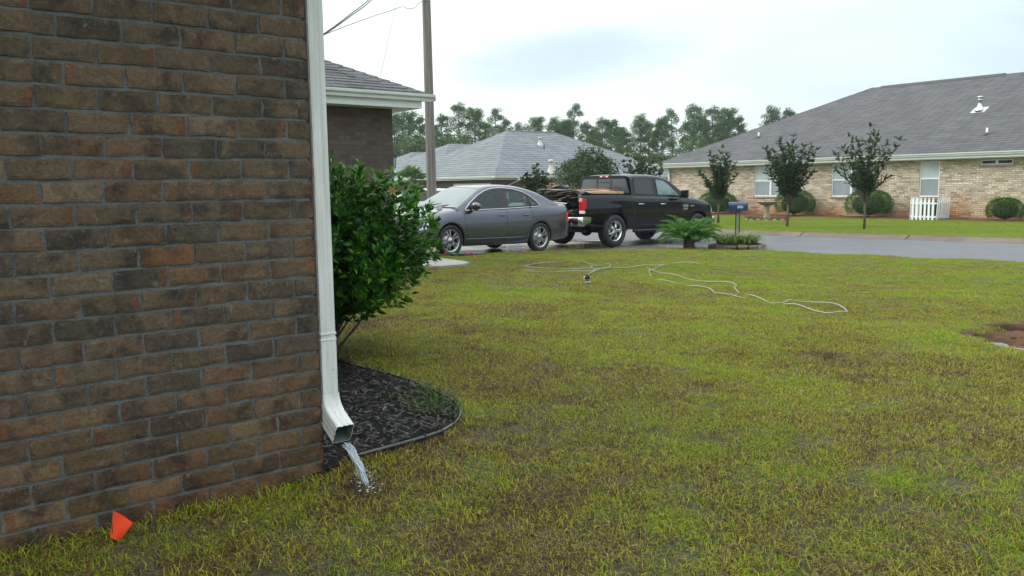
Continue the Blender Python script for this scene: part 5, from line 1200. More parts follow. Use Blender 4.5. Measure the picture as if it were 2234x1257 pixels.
# ---- crape myrtles
CRA = leafmat('crape_leaf', [(.010, .030, .008), (.020, .058, .014), (.042, .095, .022), (.10, .12, .035)], .6, .25, .2)
def crape(base, h, spread, label, seed, stems=4, trunk=.26, dense=1.0, low=.28, name='crape_myrtle', lm=None, group='young vase shaped trees', leaf=.05):
    rg = np.random.default_rng(seed); root = thing(name, label, 'tree', base, group=group); mb = MB(); P = []; D = []; L = []
    tr = [Vector((0, 0, -.05)), Vector((rg.normal() * .02, 0, h * trunk * .5)), Vector((rg.normal() * .03, 0, h * trunk))]
    for sx in range(max(1, stems // 3)): mb.tube([p + Vector((.035 * (sx * 2 - 1) if stems > 4 else 0, 0, 0)) for p in tr], [.05, .042, .036], 8)
    for sx in range(stems * 5):
        a = 2 * math.pi * sx / (stems * 5) + rg.random() * .5; rr = spread * (.15 + .85 * math.sqrt(rg.random())); hh = h * (1 - .16 * (rr / spread) ** 2 - .18 * rg.random()) if sx % 3 else h * rg.uniform(.5, .75)
        if sx == 0: hh = h; rr = spread * .1
        e = Vector((rr * math.cos(a), rr * math.sin(a), hh)); s_ = tr[2] * rg.uniform(.75, 1.0); m1 = s_.lerp(e, .5) + Vector((-rr * .08 * math.cos(a), -rr * .08 * math.sin(a), .03 * h))
        N_ = 9; C_ = [s_ * (1 - u) ** 2 + m1 * 2 * u * (1 - u) + e * u * u for u in [i / N_ for i in range(N_ + 1)]]
        mb.tube(C_, [.022 * (1 - i / N_) + .004 for i in range(N_ + 1)], 5)
        for i in range(2, N_ + 1):
            for b_ in range(int(5 * dense) + (1 if rg.random() < dense % 1 else 0)):
                if C_[i].z < h * low and rg.random() < .8: continue
                dr_ = unit(np.array(C_[i] - C_[i - 1]) * 1.5 / .1 * .05 + rg.normal(size=3) * [.55, .55, .30] + [0, 0, .32]); Lb = rg.uniform(.18, .46) * (h / 3.3) * (1 - .5 * i / N_); q0 = np.array(C_[i])
                if b_ < 2: mb.tube([q0, q0 + dr_ * Lb], [.004, .002], 4)
                nl = int(15 * Lb / .25) + 5
                for j in range(nl):
                    for sg in (-1, 1):
                        sd_ = unit(np.cross(dr_, [0, 0, 1.]) * sg + dr_ * .5 + rg.normal(size=3) * .3); P.append(q0 + dr_ * Lb * (j + .5) / nl); D.append(sd_); L.append(leaf * rg.uniform(.7, 1.2))
    V, Fq, r = leafcloud(np.array(P), np.array(D), np.array(L), np.array(L) * .55, .1, .1, rg); z = V[:, 2] / h
    r = np.clip(r * .7 + .35 * np.clip((z - .75) * 4, 0, 1), 0, 1)
    link('crown', npmesh('crown', V, Fq, lm or CRA, r), root); mb.build('trunk', BARK, root); return root
def gpt(px, py, z):
    d = ray(px, py); k = (z - CH) / d.z; return Vector((k * d.x, k * d.y, z))
crape(gpt(1567, 487, -.35), 2.95, .85, 'narrow dark young tree nearest the pickup with a slim single trunk', 31, 4, .30, .95, .30)
crape(gpt(1719, 495, -.34), 3.15, 1.02, 'fullest dark young tree in front of the first house window', 32, 5, .26, 1.15, .27)
crape(gpt(1885, 500, -.33), 3.3, 1.15, 'open vase shaped young tree with sparse spreading branches', 33, 4, .30, .62, .38)
# ---- clipped round bushes by the tan house
BOX = leafmat('boxwood_leaf', [(.012, .05, .004), (.03, .10, .006), (.06, .16, .010), (.10, .23, .015)], .5, .3, .2)
def roundbush(s_, t_, rx, rz, label, seed, z0=-.44):
    rg = np.random.default_rng(seed); x, y = xy(s_, t_); root = thing('round_bush', label, 'bush', (x, y, z0), group='clipped bushes along the tan brick wall'); n = int(9000 * rx)
    d = unit(rg.normal(size=(n, 3))); d[:, 2] = np.where(d[:, 2] < -.6, -d[:, 2], d[:, 2]); rad = 1 + .05 * np.sin(7 * np.arctan2(d[:, 1], d[:, 0]) + seed) * np.cos(5 * d[:, 2]) + rg.normal(size=n) * .035
    rad *= np.where(rg.random(n) < .25, rg.uniform(.7, 1, n), 1); P = d * [rx, rx * .8, rz] * rad[:, None] + [0, 0, rz * .96]; P[:, 2] = np.maximum(P[:, 2], .02)
    V, Fq, r = leafcloud(P, d * .8 + rg.normal(size=(n, 3)) * .6, rg.uniform(.03, .055, n), .028, .1, .1, rg); link('foliage', npmesh('foliage', V, Fq, BOX, r), root)
    mb = MB(); mb.blob((0, 0, rz * .95), (rx * .72, rx * .58, rz * .72), 8); 
    for j in range(5): mb.tube([(rg.normal() * .05, rg.normal() * .05, -.03), (rg.normal() * .2, rg.normal() * .15, rz * .9)], .015, 5)
    mb.build('stems', mat('inner_twigs', (.02, .025, .01), 1), root)
roundbush(35.5, 26.95, 1.02, .62, 'clipped round bush behind the mailbox and narrow tree', 1)
roundbush(35.5, 22.35, .92, .66, 'clipped round bush right of the bird bath', 2)
roundbush(35.5, 18.65, 1.0, .66, 'largest clipped bush between the double window and picket screen', 3)
roundbush(35.5, 13.05, .68, .48, 'small clipped bush alone at the right edge under the high window', 4)
MR = mat('red_mulch', (.05, .018, .012), .8, var=.4, vs=25, bump=.8, bs=50, col2=(.13, .045, .028)); mb = MB(); rows = []
for i in range(120):
    t_ = -8 + i * .33; e_ = 34.75 + .25 * math.sin(t_ * .9) + .1 * math.sin(t_ * 2.3); rows.append([(*xy(e_ + (36.45 - e_) * j / 6, t_), -.425 + (.05 if 0 < j else -.03) + random.uniform(0, .02)) for j in range(7)])
mb.grid(rows); struct(mb.build('red_mulch_bed', MR), 'strip of red mulch along the foot of the tan brick house')
mb = MB(); t_ = 28.3
while t_ < 30.9: x, y = xy(34.6, t_); mb.box(-.12, .12, -.19, .19, -.45, -.18, 0, Matrix.Translation((x, y, random.uniform(-.01, .01))) @ Matrix.Rotation(RZ, 4, 'Z')); t_ += .40
tag(mb.build('bed_border', mat('red_block', (.30, .13, .09), .8, var=.3, vs=5), bev=.01), 'low border of reddish blocks beside the pickup bonnet', 'border')
# ---- bird bath with flowers
bp = gpt(1673, 481, -.40); STN = mat('cast_stone', (.22, .18, .12), .9, var=.3, vs=14, bump=.5, bs=60, col2=(.33, .28, .20)); bb = thing('bird_bath', 'tan stone bird bath with scalloped bowl on the far lawn', 'bird bath', bp)
mb = MB(); mb.lathe([(.0, 0), (.24, 0), (.25, .04), (.20, .06), (.15, .12), (.11, .30), (.09, .48), (.12, .55), (.10, .58), (.14, .62), (0, .64)], 24); mb.build('pedestal', STN, bb)
mb = MB(); P = []
for r_, z_ in ((0, .62), (.15, .64), (.30, .70), (.42, .78), (.45, .81), (.41, .80), (.28, .75), (0, .72)):
    P.append([(r_ * (1 + (.05 * math.cos(14 * 2 * math.pi * j / 84) if r_ > .2 else 0)) * math.cos(2 * math.pi * j / 84), r_ * (1 + (.05 * math.cos(14 * 2 * math.pi * j / 84) if r_ > .2 else 0)) * math.sin(2 * math.pi * j / 84), z_) for j in range(85)])
mb.grid(P); mb.build('bowl', STN, bb)
rg = np.random.default_rng(8); FLW = leafmat('small_flowers', [(.03, .09, .015), (.06, .14, .02), (.04, .08, .03), (.42, .10, .14), (.35, .14, .12)], .7, .2)
n = 2600; a = rg.random(n) * 6.28; rr = .25 + .55 * np.sqrt(rg.random(n)); P = np.stack([rr * np.cos(a) * 1.3, rr * np.sin(a) * .8, rg.random(n) * .14], 1); V, Fq, r = leafcloud(P, rg.normal(size=(n, 3)) + [0, 0, .8], rg.uniform(.03, .08, n), .03, .1, 0, rg)
o = link('flower_bed', npmesh('flower_bed', V, Fq, FLW, r)); o.location = bp; o.rotation_euler = (0, 0, RZ + 1.57); struct(o, 'low pink flowers growing round the bird bath foot', 'stuff')
mb = MB()
for j in range(16): q = 6.28 * j / 16; mb.blob((.98 * math.cos(q), .66 * math.sin(q), .02), (.10, .08, .06), 5, 0, .012)
o = mb.build('stone_ring', STN); o.location = bp; o.rotation_euler = (0, 0, RZ + 1.57); tag(o, 'ring of small stones round the bird bath flowers', 'stones')
# ---- picket screen with air conditioner
pk = thing('picket_screen', 'white picket fence screen hiding a dark unit beside the tan wall', 'fence', (*xy(35.0, 15.95), -.44), RZ); 
def pickets(p, q, n, name, lean=0):
    mb = MB(); p, q = Vector(p), Vector(q); d = (q - p); L_ = d.length; an = math.atan2(d.y, d.x)
    for j in range(n):
        c_ = p + d * ((j + .5) / n); Mx = Matrix.Translation(c_) @ Matrix.Rotation(an, 4, 'Z') @ Matrix.Rotation(lean + random.uniform(-.02, .02), 4, 'X'); w_, h_ = .045, .95
        mb.add([Mx @ Vector(v) for v in ((-w_, -.01, 0), (w_, -.01, 0), (w_, -.01, h_ - .10), (w_ * .5, -.01, h_ - .07), (w_ * .75, -.01, h_ - .03), (0, -.01, h_), (-w_ * .75, -.01, h_ - .03), (-w_ * .5, -.01, h_ - .07), (-w_, -.01, h_ - .10))] + [Mx @ Vector(v) for v in ((-w_, .01, 0), (w_, .01, 0), (w_, .01, h_ - .10), (w_ * .5, .01, h_ - .07), (w_ * .75, .01, h_ - .03), (0, .01, h_), (-w_ * .75, .01, h_ - .03), (-w_ * .5, .01, h_ - .07), (-w_, .01, h_ - .10))], [tuple(range(9))[::-1], tuple(range(9, 18))] + [(i, (i + 1) % 9, (i + 1) % 9 + 9, i + 9) for i in range(9)])
    Mx = Matrix.Translation(p) @ Matrix.Rotation(an, 4, 'Z')
    for z_ in (.12, .68): mb.box(0, L_, .011, .045, z_, z_ + .08, 0, Mx)
    mb.build(name, VINYL, pk)
pickets((0, .58, 0), (0, -.42, 0), 6, 'front_panel'); pickets((0, -.46, 0), (1.15, -.52, 0), 7, 'side_panel', .04); pickets((1.1, .62, 0), (0, .62, 0), 7, 'side_panel')
ac = thing('air_conditioner', 'dark grey air conditioning unit behind the white pickets', 'air conditioner', (*xy(35.62, 15.98), -.40), RZ); mb = MB(); mb.box(-.33, .33, -.33, .33, 0, .06); mb.box(-.30, .30, -.30, .30, .06, .72)
for k in range(14): mb.box(-.312, .312, -.312, .312, .10 + k * .042, .115 + k * .042)
mb.build('housing', mat('ac_dark', (.05, .055, .055), .5), ac); mb = MB(); mb.lathe([(.0, .73), (.27, .73), (.28, .76), (.10, .79), (0, .79)], 20); mb.build('fan_grille', BLACK, ac)
# ---- sago palm
SAG = leafmat('sago_leaf', [(.02, .08, .008), (.04, .14, .012), (.07, .20, .02), (.12, .27, .035)], .45, .3, .25)
sg_ = on_ground(1503, 541); sg_.z -= .0; root = thing('sago_palm', 'green sago palm with arching fronds in front of the pickup', 'palm', sg_); rg = np.random.default_rng(12); P = []; D = []; L = []; W_ = []; mb = MB()
for k in range(48):
    a = k * 2.399; el_ = R_(70 - 56 * (k / 48) ** .8); ln = rg.uniform(.70, .86); C_ = []
    for i in range(15):
        u = i / 14; e_ = el_ - u * u * R_(58); 
        if i == 0: c_ = np.array([.05 * math.cos(a), .05 * math.sin(a), .20])
        else: c_ = c_ + ln / 14 * np.array([math.cos(a) * math.cos(e_), math.sin(a) * math.cos(e_), math.sin(e_)])
        C_.append(c_)
    mb.tube(C_, [.008 - .0004 * i for i in range(15)], 5, 1)
    for i in range(1, 14):
        t_ = unit(C_[i + 1] - C_[i - 1]) if i < 14 else t_; sd_ = unit(np.cross(t_, [0, 0, 1.]) + 1e-4); up_ = np.cross(sd_, t_)
        for j in range(4):
            q_ = C_[i] + (C_[i + 1] - C_[i]) * j / 4
            for s_ in (-1, 1): P.append(q_); D.append(unit(sd_ * s_ + t_ * .75 + up_ * .30)); L.append(.17 * math.sin(math.pi * (.12 + .8 * i / 14)) + .03); W_.append(.014)
V, Fq, r = leafcloud(np.array(P), np.array(D), np.array(L), np.array(W_), .05, .05, rg); link('fronds', npmesh('fronds', V, Fq, SAG, r), root)
tk = MB(); rows = [[((.12 + .02 * math.sin(9 * q + 5 * i)) * (1.05 - .02 * i * i / 9) * math.cos(q), (.12 + .02 * math.sin(9 * q + 5 * i)) * math.sin(q), -.05 + .038 * i) for q in [6.2832 * j / 24 for j in range(25)]] for i in range(8)]; tk.grid(rows); tk.build('trunk', BARK, root)
mb.build('frond_stalks', [BARK, mat('stalk', (.10, .16, .03), .5)], root)
# ---- mailbox
mp0 = on_ground(1607, 538); mbx = thing('mailbox', 'dark blue mailbox with white house numbers on a blue post', 'mailbox', (mp0.x, mp0.y, mp0.z - .02), R_(-20)); NAVY = mat('navy_paint', (.008, .026, .085), .35, coat=.25, var=.15, vs=6)
hp = 0.93; mb = MB(); rows = []; n = 16
for x_ in (-.20, .25): rows.append([(x_, .095, hp)] + [(x_, .095 * math.cos(math.pi * k / n), hp + .125 + .095 * math.sin(math.pi * k / n)) for k in range(n + 1)] + [(x_, -.095, hp)])
mb.sect(rows, 0, False); mb.sect([[(x_, y_ * 1.03, z_ + (.004 if z_ > hp + .1 else 0)) for _, y_, z_ in rows[0]] for x_ in (-.21, -.185)], 0, False); mb.sect([[(x_, y_ * 1.03, z_ + (.004 if z_ > hp + .1 else 0)) for _, y_, z_ in rows[0]] for x_ in (.235, .252)], 0, False)
mb.build('box', NAVY, mbx); mb = MB(); mb.box(-.214, -.206, -.02, .02, hp + .16, hp + .19); mb.build('latch', NAVY, mbx)
mb = MB(); mb.box(-.045, -.02, -.0455, .0455, -.10, hp); mb.box(.045, .07, -.0455, .0455, -.10, hp); mb.box(-.045, .07, -.045, .045, .90, hp - .002); mb.box(-.08, .12, -.05, .05, hp - .015, hp - .003)
mb.build('post', NAVY, mbx); mb = MB(); P = []
for k in range(60): z_ = k * .0145; P.append((.0125 + .026 * math.sin(k * .55), -.02, z_))
mb.tube(P, .005, 5); P = [(.0125 - .026 * math.sin(k * .55), -.02, k * .0145) for k in range(60)]; mb.tube(P, .005, 5); mb.build('scroll_work', mat('verdigris', (.16, .26, .20), .5), mbx)
txt('8751', .085, mat('number_white', (.8, .82, .8), .5), 'house_number', mbx, (.01, -.0985, hp + .065), (R_(90), 0, 0), .0015, .85)
# ---- liriope planter round the mailbox
rg = np.random.default_rng(14); LIR = leafmat('strap_leaf', [(.03, .08, .012), (.08, .16, .025), (.18, .27, .05), (.34, .37, .11)], .5, .3, .3)
pc_ = on_ground(1608, 540); V = []; Fq = []; r = []; k = 0
for j in range(900):
    a, rr = rg.random() * 6.28, .42 * math.sqrt(rg.random()); b0 = np.array([rr * math.cos(a) * 1.2, rr * math.sin(a) * .8, .07]); a2 = a + rg.normal() * .8; ln = rg.uniform(.36, .62); el_ = R_(rg.uniform(50, 88)); w_ = rg.uniform(.005, .009); q = b0.copy(); sd_ = np.array([-math.sin(a2), math.cos(a2), 0]) * w_; n = 5
    for i in range(n + 1):
        f_ = 1 - (i / n) ** 2 * .9; V.append(q + sd_ * f_); V.append(q - sd_ * f_); e_ = el_ - (i / n) * R_(110); q = q + ln / n * np.array([math.cos(a2) * math.cos(e_), math.sin(a2) * math.cos(e_), math.sin(e_)])
        q[2] = max(q[2], .03)
    rv = rg.random(); r += [rv] * (2 * n + 2)
    for i in range(n): Fq.append([k + 2 * i, k + 2 * i + 1, k + 2 * i + 3, k + 2 * i + 2])
    k += 2 * n + 2
o = link('strap_leaf_clump', npmesh('strap_leaf_clump', np.array(V), np.array(Fq), LIR, np.array(r))); o.location = pc_; tag(o, 'grassy clump of light green strap leaves round the mailbox post', 'plant')
EB = mat('edging_stone', (.20, .155, .10), .85, var=.35, vs=8, bump=.5, bs=50, col2=(.32, .27, .20)); mb = MB()
for j in range(16):
    a = 6.2832 * j / 16; Mx = Matrix.Translation((.62 * math.cos(a) * 1.05, .62 * math.sin(a) * .72, 0)) @ Matrix.Rotation(a * 1.0 + R_(90), 4, 'Z'); mb.box(-.115, .115, -.05, .05, -.04, .085 + random.uniform(-.01, .01), 0, Mx)
o = mb.build('planter_edging', EB, bev=.012); o.location = pc_; tag(o, 'ring of tan edging stones under the mailbox', 'edging'); mb = MB(); mb.lathe([(0, .05), (.58, .03)], 20); o = mb.build('planter_soil', MUL); o.location = pc_; struct(o, 'dark soil inside the mailbox planter')
# ---- small things on the lawn
def flag(px, py, col, label, w_, h_, ht, yaw, lean, shape=None):
    p = on_ground(px, py); root = thing('marker_flag', label, 'flag', p, yaw); M_ = mat('flag_vinyl', col, .55, spec=.3); mb = MB(); tp = Vector((lean, 0, ht)); mb.tube([(0, 0, -.03), tp - Vector((0, 0, h_ * .2))], .0012, 5); mb.build('wire', RUBBER, root); mb = MB(); rows = []
    sh = shape or [(0, 0), (0, -1), (1, -1), (1, 0)]
    for i in range(7):
        u = i / 6; a_ = Vector((sh[0][0], 0, sh[0][1])).lerp(Vector((sh[3][0], 0, sh[3][1])), u); b_ = Vector((sh[1][0], 0, sh[1][1])).lerp(Vector((sh[2][0], 0, sh[2][1])), u); rr = []
        for j in range(6): q = a_.lerp(b_, j / 5); rr.append(tp + Vector((q.x * w_, .004 * math.sin(4 * u + j * .6), q.z * h_)))
        rows.append(rr)
    mb.grid(rows); mb.build('flag_sheet', M_, root)
flag(249, 1186, (.85, .07, .02), 'bright orange marker flag by the foot of the brick wall', .072, .110, .118, .1, -.004, [(.12, 0), (-.12, -.85), (.30, -1.0), (1.0, -.42)])
OR = (.85, .10, .03)
flag(966, 557, OR, 'tiny orange flag leaning by the sedan front wheel', .075, .05, .075, 0, .02, [(0, -.8), (.25, -1.1), (1, -.3), (.6, 0)])
flag(1018, 559, (.85, .10, .35), 'small magenta flag beside the driveway edge', .075, .09, .12, 0, 0, [(.5, 0), (0, -.5), (.5, -1), (1, -.5)])
flag(1033, 566, (.85, .13, .18), 'small pink flag nearest the camera beside the path', .05, .11, .11, 0, 0, [(.4, 0), (0, -1), (1, -1), (.6, -.1)])
mb = MB(); p = [on_ground(x_, y_, .03) for x_, y_ in ((948, 558), (965, 556), (985, 555.5), (1010, 556), (1040, 555))]; mb.tube(p, .016, 8); tag(mb.build('black_hose', RUBBER), 'short black hose lying along the driveway edge by the sedan', 'hose')
q_ = on_ground(996, 555, .05); mb = MB(); mb.lathe([(.0, -.12), (.03, -.11), (.034, -.04), (.02, -.02), (.02, .04), (.035, .05), (.035, .10), (0, .11)], 12, (0, 0, 0), 'x'); o = mb.build('hose_nozzle', mat('green_plastic', (.01, .09, .04), .4)); o.location = q_; tag(o, 'green hose nozzle lying beside the sedan front wheel', 'nozzle')
# white hose in loops
def hz_pts(z): return [on_ground(1100 + a_ / 2.7925, 560 + b_ / 2.7925, .014) for a_, b_ in z]
HS = [[(535, 52), (460, 33), (380, 28), (300, 35), (215, 46), (150, 48), (120, 60), (150, 68), (290, 72), (430, 77), (530, 76), (600, 72), (642, 62), (640, 50), (600, 47), (550, 55), (527, 66), (548, 74), (553, 88), (530, 103), (505, 109), (497, 118)],
      [(120, 88), (180, 92), (280, 92), (400, 94), (470, 90), (540, 84), (600, 76), (660, 68), (760, 64), (830, 60), (880, 53), (940, 48), (970, 55), (940, 62), (905, 76), (883, 92), (890, 110), (910, 136), (950, 148), (1030, 158), (1100, 172), (1180, 187), (1255, 198), (1285, 220), (1320, 232), (1400, 240), (1470, 252)],
      [(870, 74), (905, 82), (960, 100), (1050, 120), (1130, 137), (1250, 155), (1370, 163), (1410, 170), (1415, 180), (1403, 195), (1435, 220), (1490, 235), (1560, 262), (1620, 278), (1700, 282), (1740, 272), (1800, 270), (1930, 282), (2030, 300), (2085, 325), (2080, 340), (2040, 345), (1960, 340), (1850, 318), (1770, 298), (1700, 285)],
      [(960, 58), (1030, 40), (1130, 40), (1195, 48)]]
def spline(pts, n=6):
    P = []
    for i in range(len(pts) - 1):
        a, b_, c_, d_ = pts[max(i - 1, 0)], pts[i], pts[i + 1], pts[min(i + 2, len(pts) - 1)]
        for k in range(n): u = k / n; P.append(.5 * ((2 * b_) + (c_ - a) * u + (2 * a - 5 * b_ + 4 * c_ - d_) * u * u + (3 * b_ - a - 3 * c_ + d_) * u ** 3))
    return P + [pts[-1]]
mb = MB(); HOSEP = []
for i, z_ in enumerate(HS):
    P = spline(hz_pts(z_)); P = [p + Vector((0, 0, .012 * math.sin(j * .35 + i) + .006)) for j, p in enumerate(P)]; mb.tube(P, .0068, 7); HOSEP += P
tag(mb.build('garden_hose', mat('hose_white', (.29, .275, .22), .4, var=.1, vs=3)), 'long off white garden hose looped across the lawn', 'hose')
sp = on_ground(1281, 622); root = thing('hose_sprinkler', 'small black and white hose sprinkler head standing in the grass', 'sprinkler', sp); top_s = 0.115
mb = MB(); mb.lathe([(0, -.03), (.012, 0), (.032, .012), (.028, .030), (.014, .035)], 12); mb.lathe([(.02, .055), (.034, .06), (.034, .066), (.016, .07)], 12); mb.lathe([(.022, .078), (.034, .085), (.030, .12), (.012, .15), (0, .155)], 12); mb.build('body', BLACK, root)
mb = MB(); mb.lathe([(.015, .030), (.030, .036), (.026, .055), (.016, .058)], 12); mb.lathe([(.015, .068), (.022, .072), (.020, .080)], 12); mb.tube([(.02, 0, .035), (.045, 0, .046), (.02, 0, .062)], .006, 6); mb.tube([(-.03, 0, .075), (-.045, 0, .085), (-.035, 0, .11), (-.03, 0, .12)], .009, 6); mb.build('collar', WHITE, root)
# ============================================================ BACKGROUND TREES
PIN = leafmat('pine_needles', [(.025, .065, .018), (.05, .12, .028), (.09, .18, .045)], .6, .4, .2)
PBK = mat('pine_bark', (.09, .075, .065), .9, var=.3, vs=2)
def pine_meshes(seed, h, thin=1.0):
    rg = np.random.default_rng(seed); mb = MB(); bend = rg.normal(size=2) * .25
    T = [Vector((bend[0] * (i / 10) ** 2, bend[1] * (i / 10) ** 2, h * i / 10)) for i in range(11)]; mb.tube(T, [.20 * (1 - i / 11.5) + .02 for i in range(11)], 7)
    CL = []; nl = int(rg.integers(15, 22) * thin); start = rg.uniform(.45, .62)
    for k in range(nl):
        u = start + (1 - start) * ((k + .5) / nl); a = k * 2.4 + rg.random(); ln = h * .17 * (1.15 - .8 * (u - start) / (1 - start)) * rg.uniform(.55, 1.2); z = h * u; q = Vector((bend[0] * u * u, bend[1] * u * u, z)); e = q + Vector((ln * math.cos(a), ln * math.sin(a), ln * rg.uniform(.05, .5))); mb.tube([q, q.lerp(e, .5) + Vector((0, 0, -.05 * ln)), e], [.06, .04, .02], 5)
        for j in range(int(rg.integers(3, 6))):
            CL.append(np.array(q.lerp(e, rg.uniform(.55, 1.1))) + rg.normal(size=3) * ln * .16)
    for j in range(5): CL.append(np.array([bend[0], bend[1], h]) + rg.normal(size=3) * [.3, .3, .35])
    parts = []
    for c_ in CL:
        n = int(rg.integers(60, 95)); d = unit(rg.normal(size=(n, 3))); P = c_ + d * rg.uniform(.12, .6, (n, 1)) * [1, 1, .6] * rg.uniform(.7, 1.15) * h / 13; V, Fq, r = leafcloud(P, d + rg.normal(size=(n, 3)) * .5 + [0, 0, .3], rg.uniform(.18, .34, n), .065, .1, 0, rg); parts.append((V, Fq, np.clip(r * .6 + rg.random() * .4, 0, 1)))
    V, Fq, r = merge(parts); return mb, npmesh('crown', V, Fq, PIN, r)
PV = []
for i, (h, th) in enumerate(((13.5, 1.2), (12.5, 1.4), (14, 1.0), (13, .7), (12, 1.1))):
    PV.append((h, *pine_meshes(60 + i, h, th)))
TM = [v_[1] for v_ in PV]; tmesh = []
for m_ in TM:
    o = m_.build('trunk', PBK); tmesh.append(o.data); bpy.data.objects.remove(o)
def pine(px, top_y, Y, var, rz, label, wx=1.0):
    b0 = at(px, 420, Y); tp = at(px, top_y, Y); z0 = -.9; h = tp.z - z0; root = thing('pine_tree', label, 'tree', (b0.x, Y, z0), rz, 'pine trees on the skyline'); s_ = h / PV[var][0]; root.scale = (s_ * wx, s_ * wx, s_)
    for nm, me in (('trunk', tmesh[var]), ('crown', PV[var][2])):
        o = bpy.data.objects.new(nm, me); COL.objects.link(o); o.parent = root
PL = [(866, 256, 92, 0, 'pine left of the utility pole, half behind the garage wing corner'), (893, 250, 95, 1, 'dense pine between the garage wing and the utility pole'), (918, 262, 90, 4, 'lower pine just left of the utility pole'),
      (967, 258, 100, 4, 'small pine just right of the utility pole'), (1005, 234, 95, 2, 'tallest pine right of the utility pole'), (1036, 243, 97, 1, 'pine second right of the tall one by the pole'), (1080, 248, 100, 3, 'open pine left of the grey roof peak'), (1105, 267, 104, 4, 'low pine crown touching the grey roof peak'),
      (1172, 262, 105, 1, 'pine rising over the middle of the grey roof ridge'), (1210, 266, 100, 0, 'bushy pine over the right end of the grey ridge'), (1247, 238, 108, 3, 'thin open pine standing above the others over the grey roof'), (1240, 268, 98, 1, 'dense pine below the thin open one'), (1280, 274, 96, 4, 'pine over the falling hip of the grey roof'),
      (1313, 264, 100, 2, 'slender pine with bare trunk right of the grey roof hip'), (1335, 268, 104, 1, 'pine above the left edge of the leafy yard tree'), (1368, 292, 92, 4, 'short pine in the gap above the pickup cab'), (1395, 260, 98, 0, 'dense tall pine above the pickup cab'), (1415, 272, 100, 2, 'pine right of the one above the pickup cab'), (1445, 264, 96, 1, 'broad pine left of the tan house roof'),
      (1468, 247, 100, 3, 'thin tall pine near the tan house eave'), (1507, 236, 98, 2, 'tall pine behind the left slope of the tan house'), (1526, 256, 104, 0, 'pine between two tall ones behind the tan roof'), (1555, 241, 99, 2, 'tall pine above the tan house left hip'), (1583, 243, 102, 1, 'dense pine right of the tall ones above the tan hip'), (1607, 262, 100, 4, 'last dense pine sinking behind the tan roof'), (1682, 243, 110, 0, 'lone pine top left over the middle of the tan roof slope'), (1718, 246, 112, 4, 'lone pine top right over the middle of the tan roof slope')]
PL += [(1143, 276, 112, 3, 'faint pine tip just right of the grey roof peak'), (1226, 270, 112, 4, 'low far pine between the ridge end and the thin tall pine'), (1297, 286, 110, 0, 'low pine in the dip right of the bushy crown over the hip'), (1352, 284, 110, 1, 'far pine behind the yard tree top'), (1432, 288, 110, 4, 'low far pine right of the pickup cab'), (1487, 276, 112, 3, 'faint slim pine between two tall pines near the tan eave'), (1541, 278, 112, 4, 'low pine filling the gap above the tan hip line'), (1572, 270, 112, 0, 'far pine between the last two dense pines'), (950, 286, 110, 1, 'low far pine tucked beside the utility pole'), (1060, 276, 110, 4, 'low far pine in the gap left of the grey roof')]
for i, (px, ty, Y, v_, lb) in enumerate(PL): pine(px, ty, Y, v_, i * 1.7, lb, 1.0 if v_ != 3 else .9)
# broad leaved trees under the pines
DEC = leafmat('broadleaf', [(.03, .065, .015), (.05, .11, .02), (.085, .16, .03)], .5, .3, .3)
DEC2 = leafmat('dark_broadleaf', [(.015, .04, .012), (.03, .07, .015), (.05, .10, .02)], .45, .25, .4)
def bushytree(root_name, base, rx, h, label, seed, lm, cat='tree', n=5200, leaf=.16, group=None, z0f=.15, clumps=30):
    rg = np.random.default_rng(seed); root = thing(root_name, label, cat, base, group=group); parts = []; mb = MB(); mb.tube([(0, 0, -.1), (.05, 0, h * .35), (0, .05, h * .7)], [.12 * h / 5, .09 * h / 5, .04 * h / 5], 8)
    for k in range(clumps):
        d = unit(rg.normal(size=3)); rr = rg.random() ** .4; c_ = np.array([d[0] * rx * rr, d[1] * rx * rr, h * (z0f + (1 - z0f) / 2) + d[2] * h * (1 - z0f) / 2 * rr * .9]); rad = rx * rg.uniform(.22, .42); m_ = n // clumps
        q = unit(rg.normal(size=(m_, 3))); P = c_ + q * rad * rg.uniform(.4, 1.1, (m_, 1)) * [1, 1, .7]; V, Fq, r = leafcloud(P, q + rg.normal(size=(m_, 3)) * .5, rg.uniform(.7, 1.2, m_) * leaf, leaf * .5, .1, .15, rg); parts.append((V, Fq, np.clip(r * .6 + .4 * rg.random(), 0, 1)))
        mb.tube([(0, 0, h * .3), Vector((c_[0] * .5, c_[1] * .5, (h * .3 + c_[2]) / 2 - .05)), c_], [.04 * h / 5, .03 * h / 5, .015], 5)
    V, Fq, r = merge(parts); link('crown', npmesh('crown', V, Fq, lm, r), root); mb.build('trunk', BARK, root)
def place(px, top, Y, zb=-.7): p = at(px, top, Y); return (p.x, p.y, zb), p.z - zb
for i, (px, ty, Y, rx, lb) in enumerate(((965, 302, 80, 3.0, 'round light green tree right of the utility pole under the pines'), (1022, 292, 84, 3.6, 'light green tree left of the grey roof slope'), (1500, 302, 86, 3.6, 'hazy green tree low behind the tan house corner'), (1450, 330, 90, 3.2, 'low green tree between the crape shrub and the tan house'), (885, 290, 84, 3.4, 'green tree filling the gap between garage wing and pole'), (1345, 322, 92, 3.5, 'low green tree behind the yard tree right of the grey roof'), (1395, 335, 92, 3.4, 'low green tree in the gap above the pickup'))):
    b_, h_ = place(px, ty, Y, -.8); bushytree('broadleaf_tree', b_, rx, h_, lb, 200 + i, DEC, n=6500, leaf=.30, group='broad leaved trees in the distance', clumps=34)
b_, h_ = place(1278, 330, 37, -.5); bushytree('yard_tree', b_, 1.55, h_, 'dense dark leafy small tree behind the loaded truck bed', 301, DEC2, n=15000, leaf=.13, clumps=60, z0f=.05)
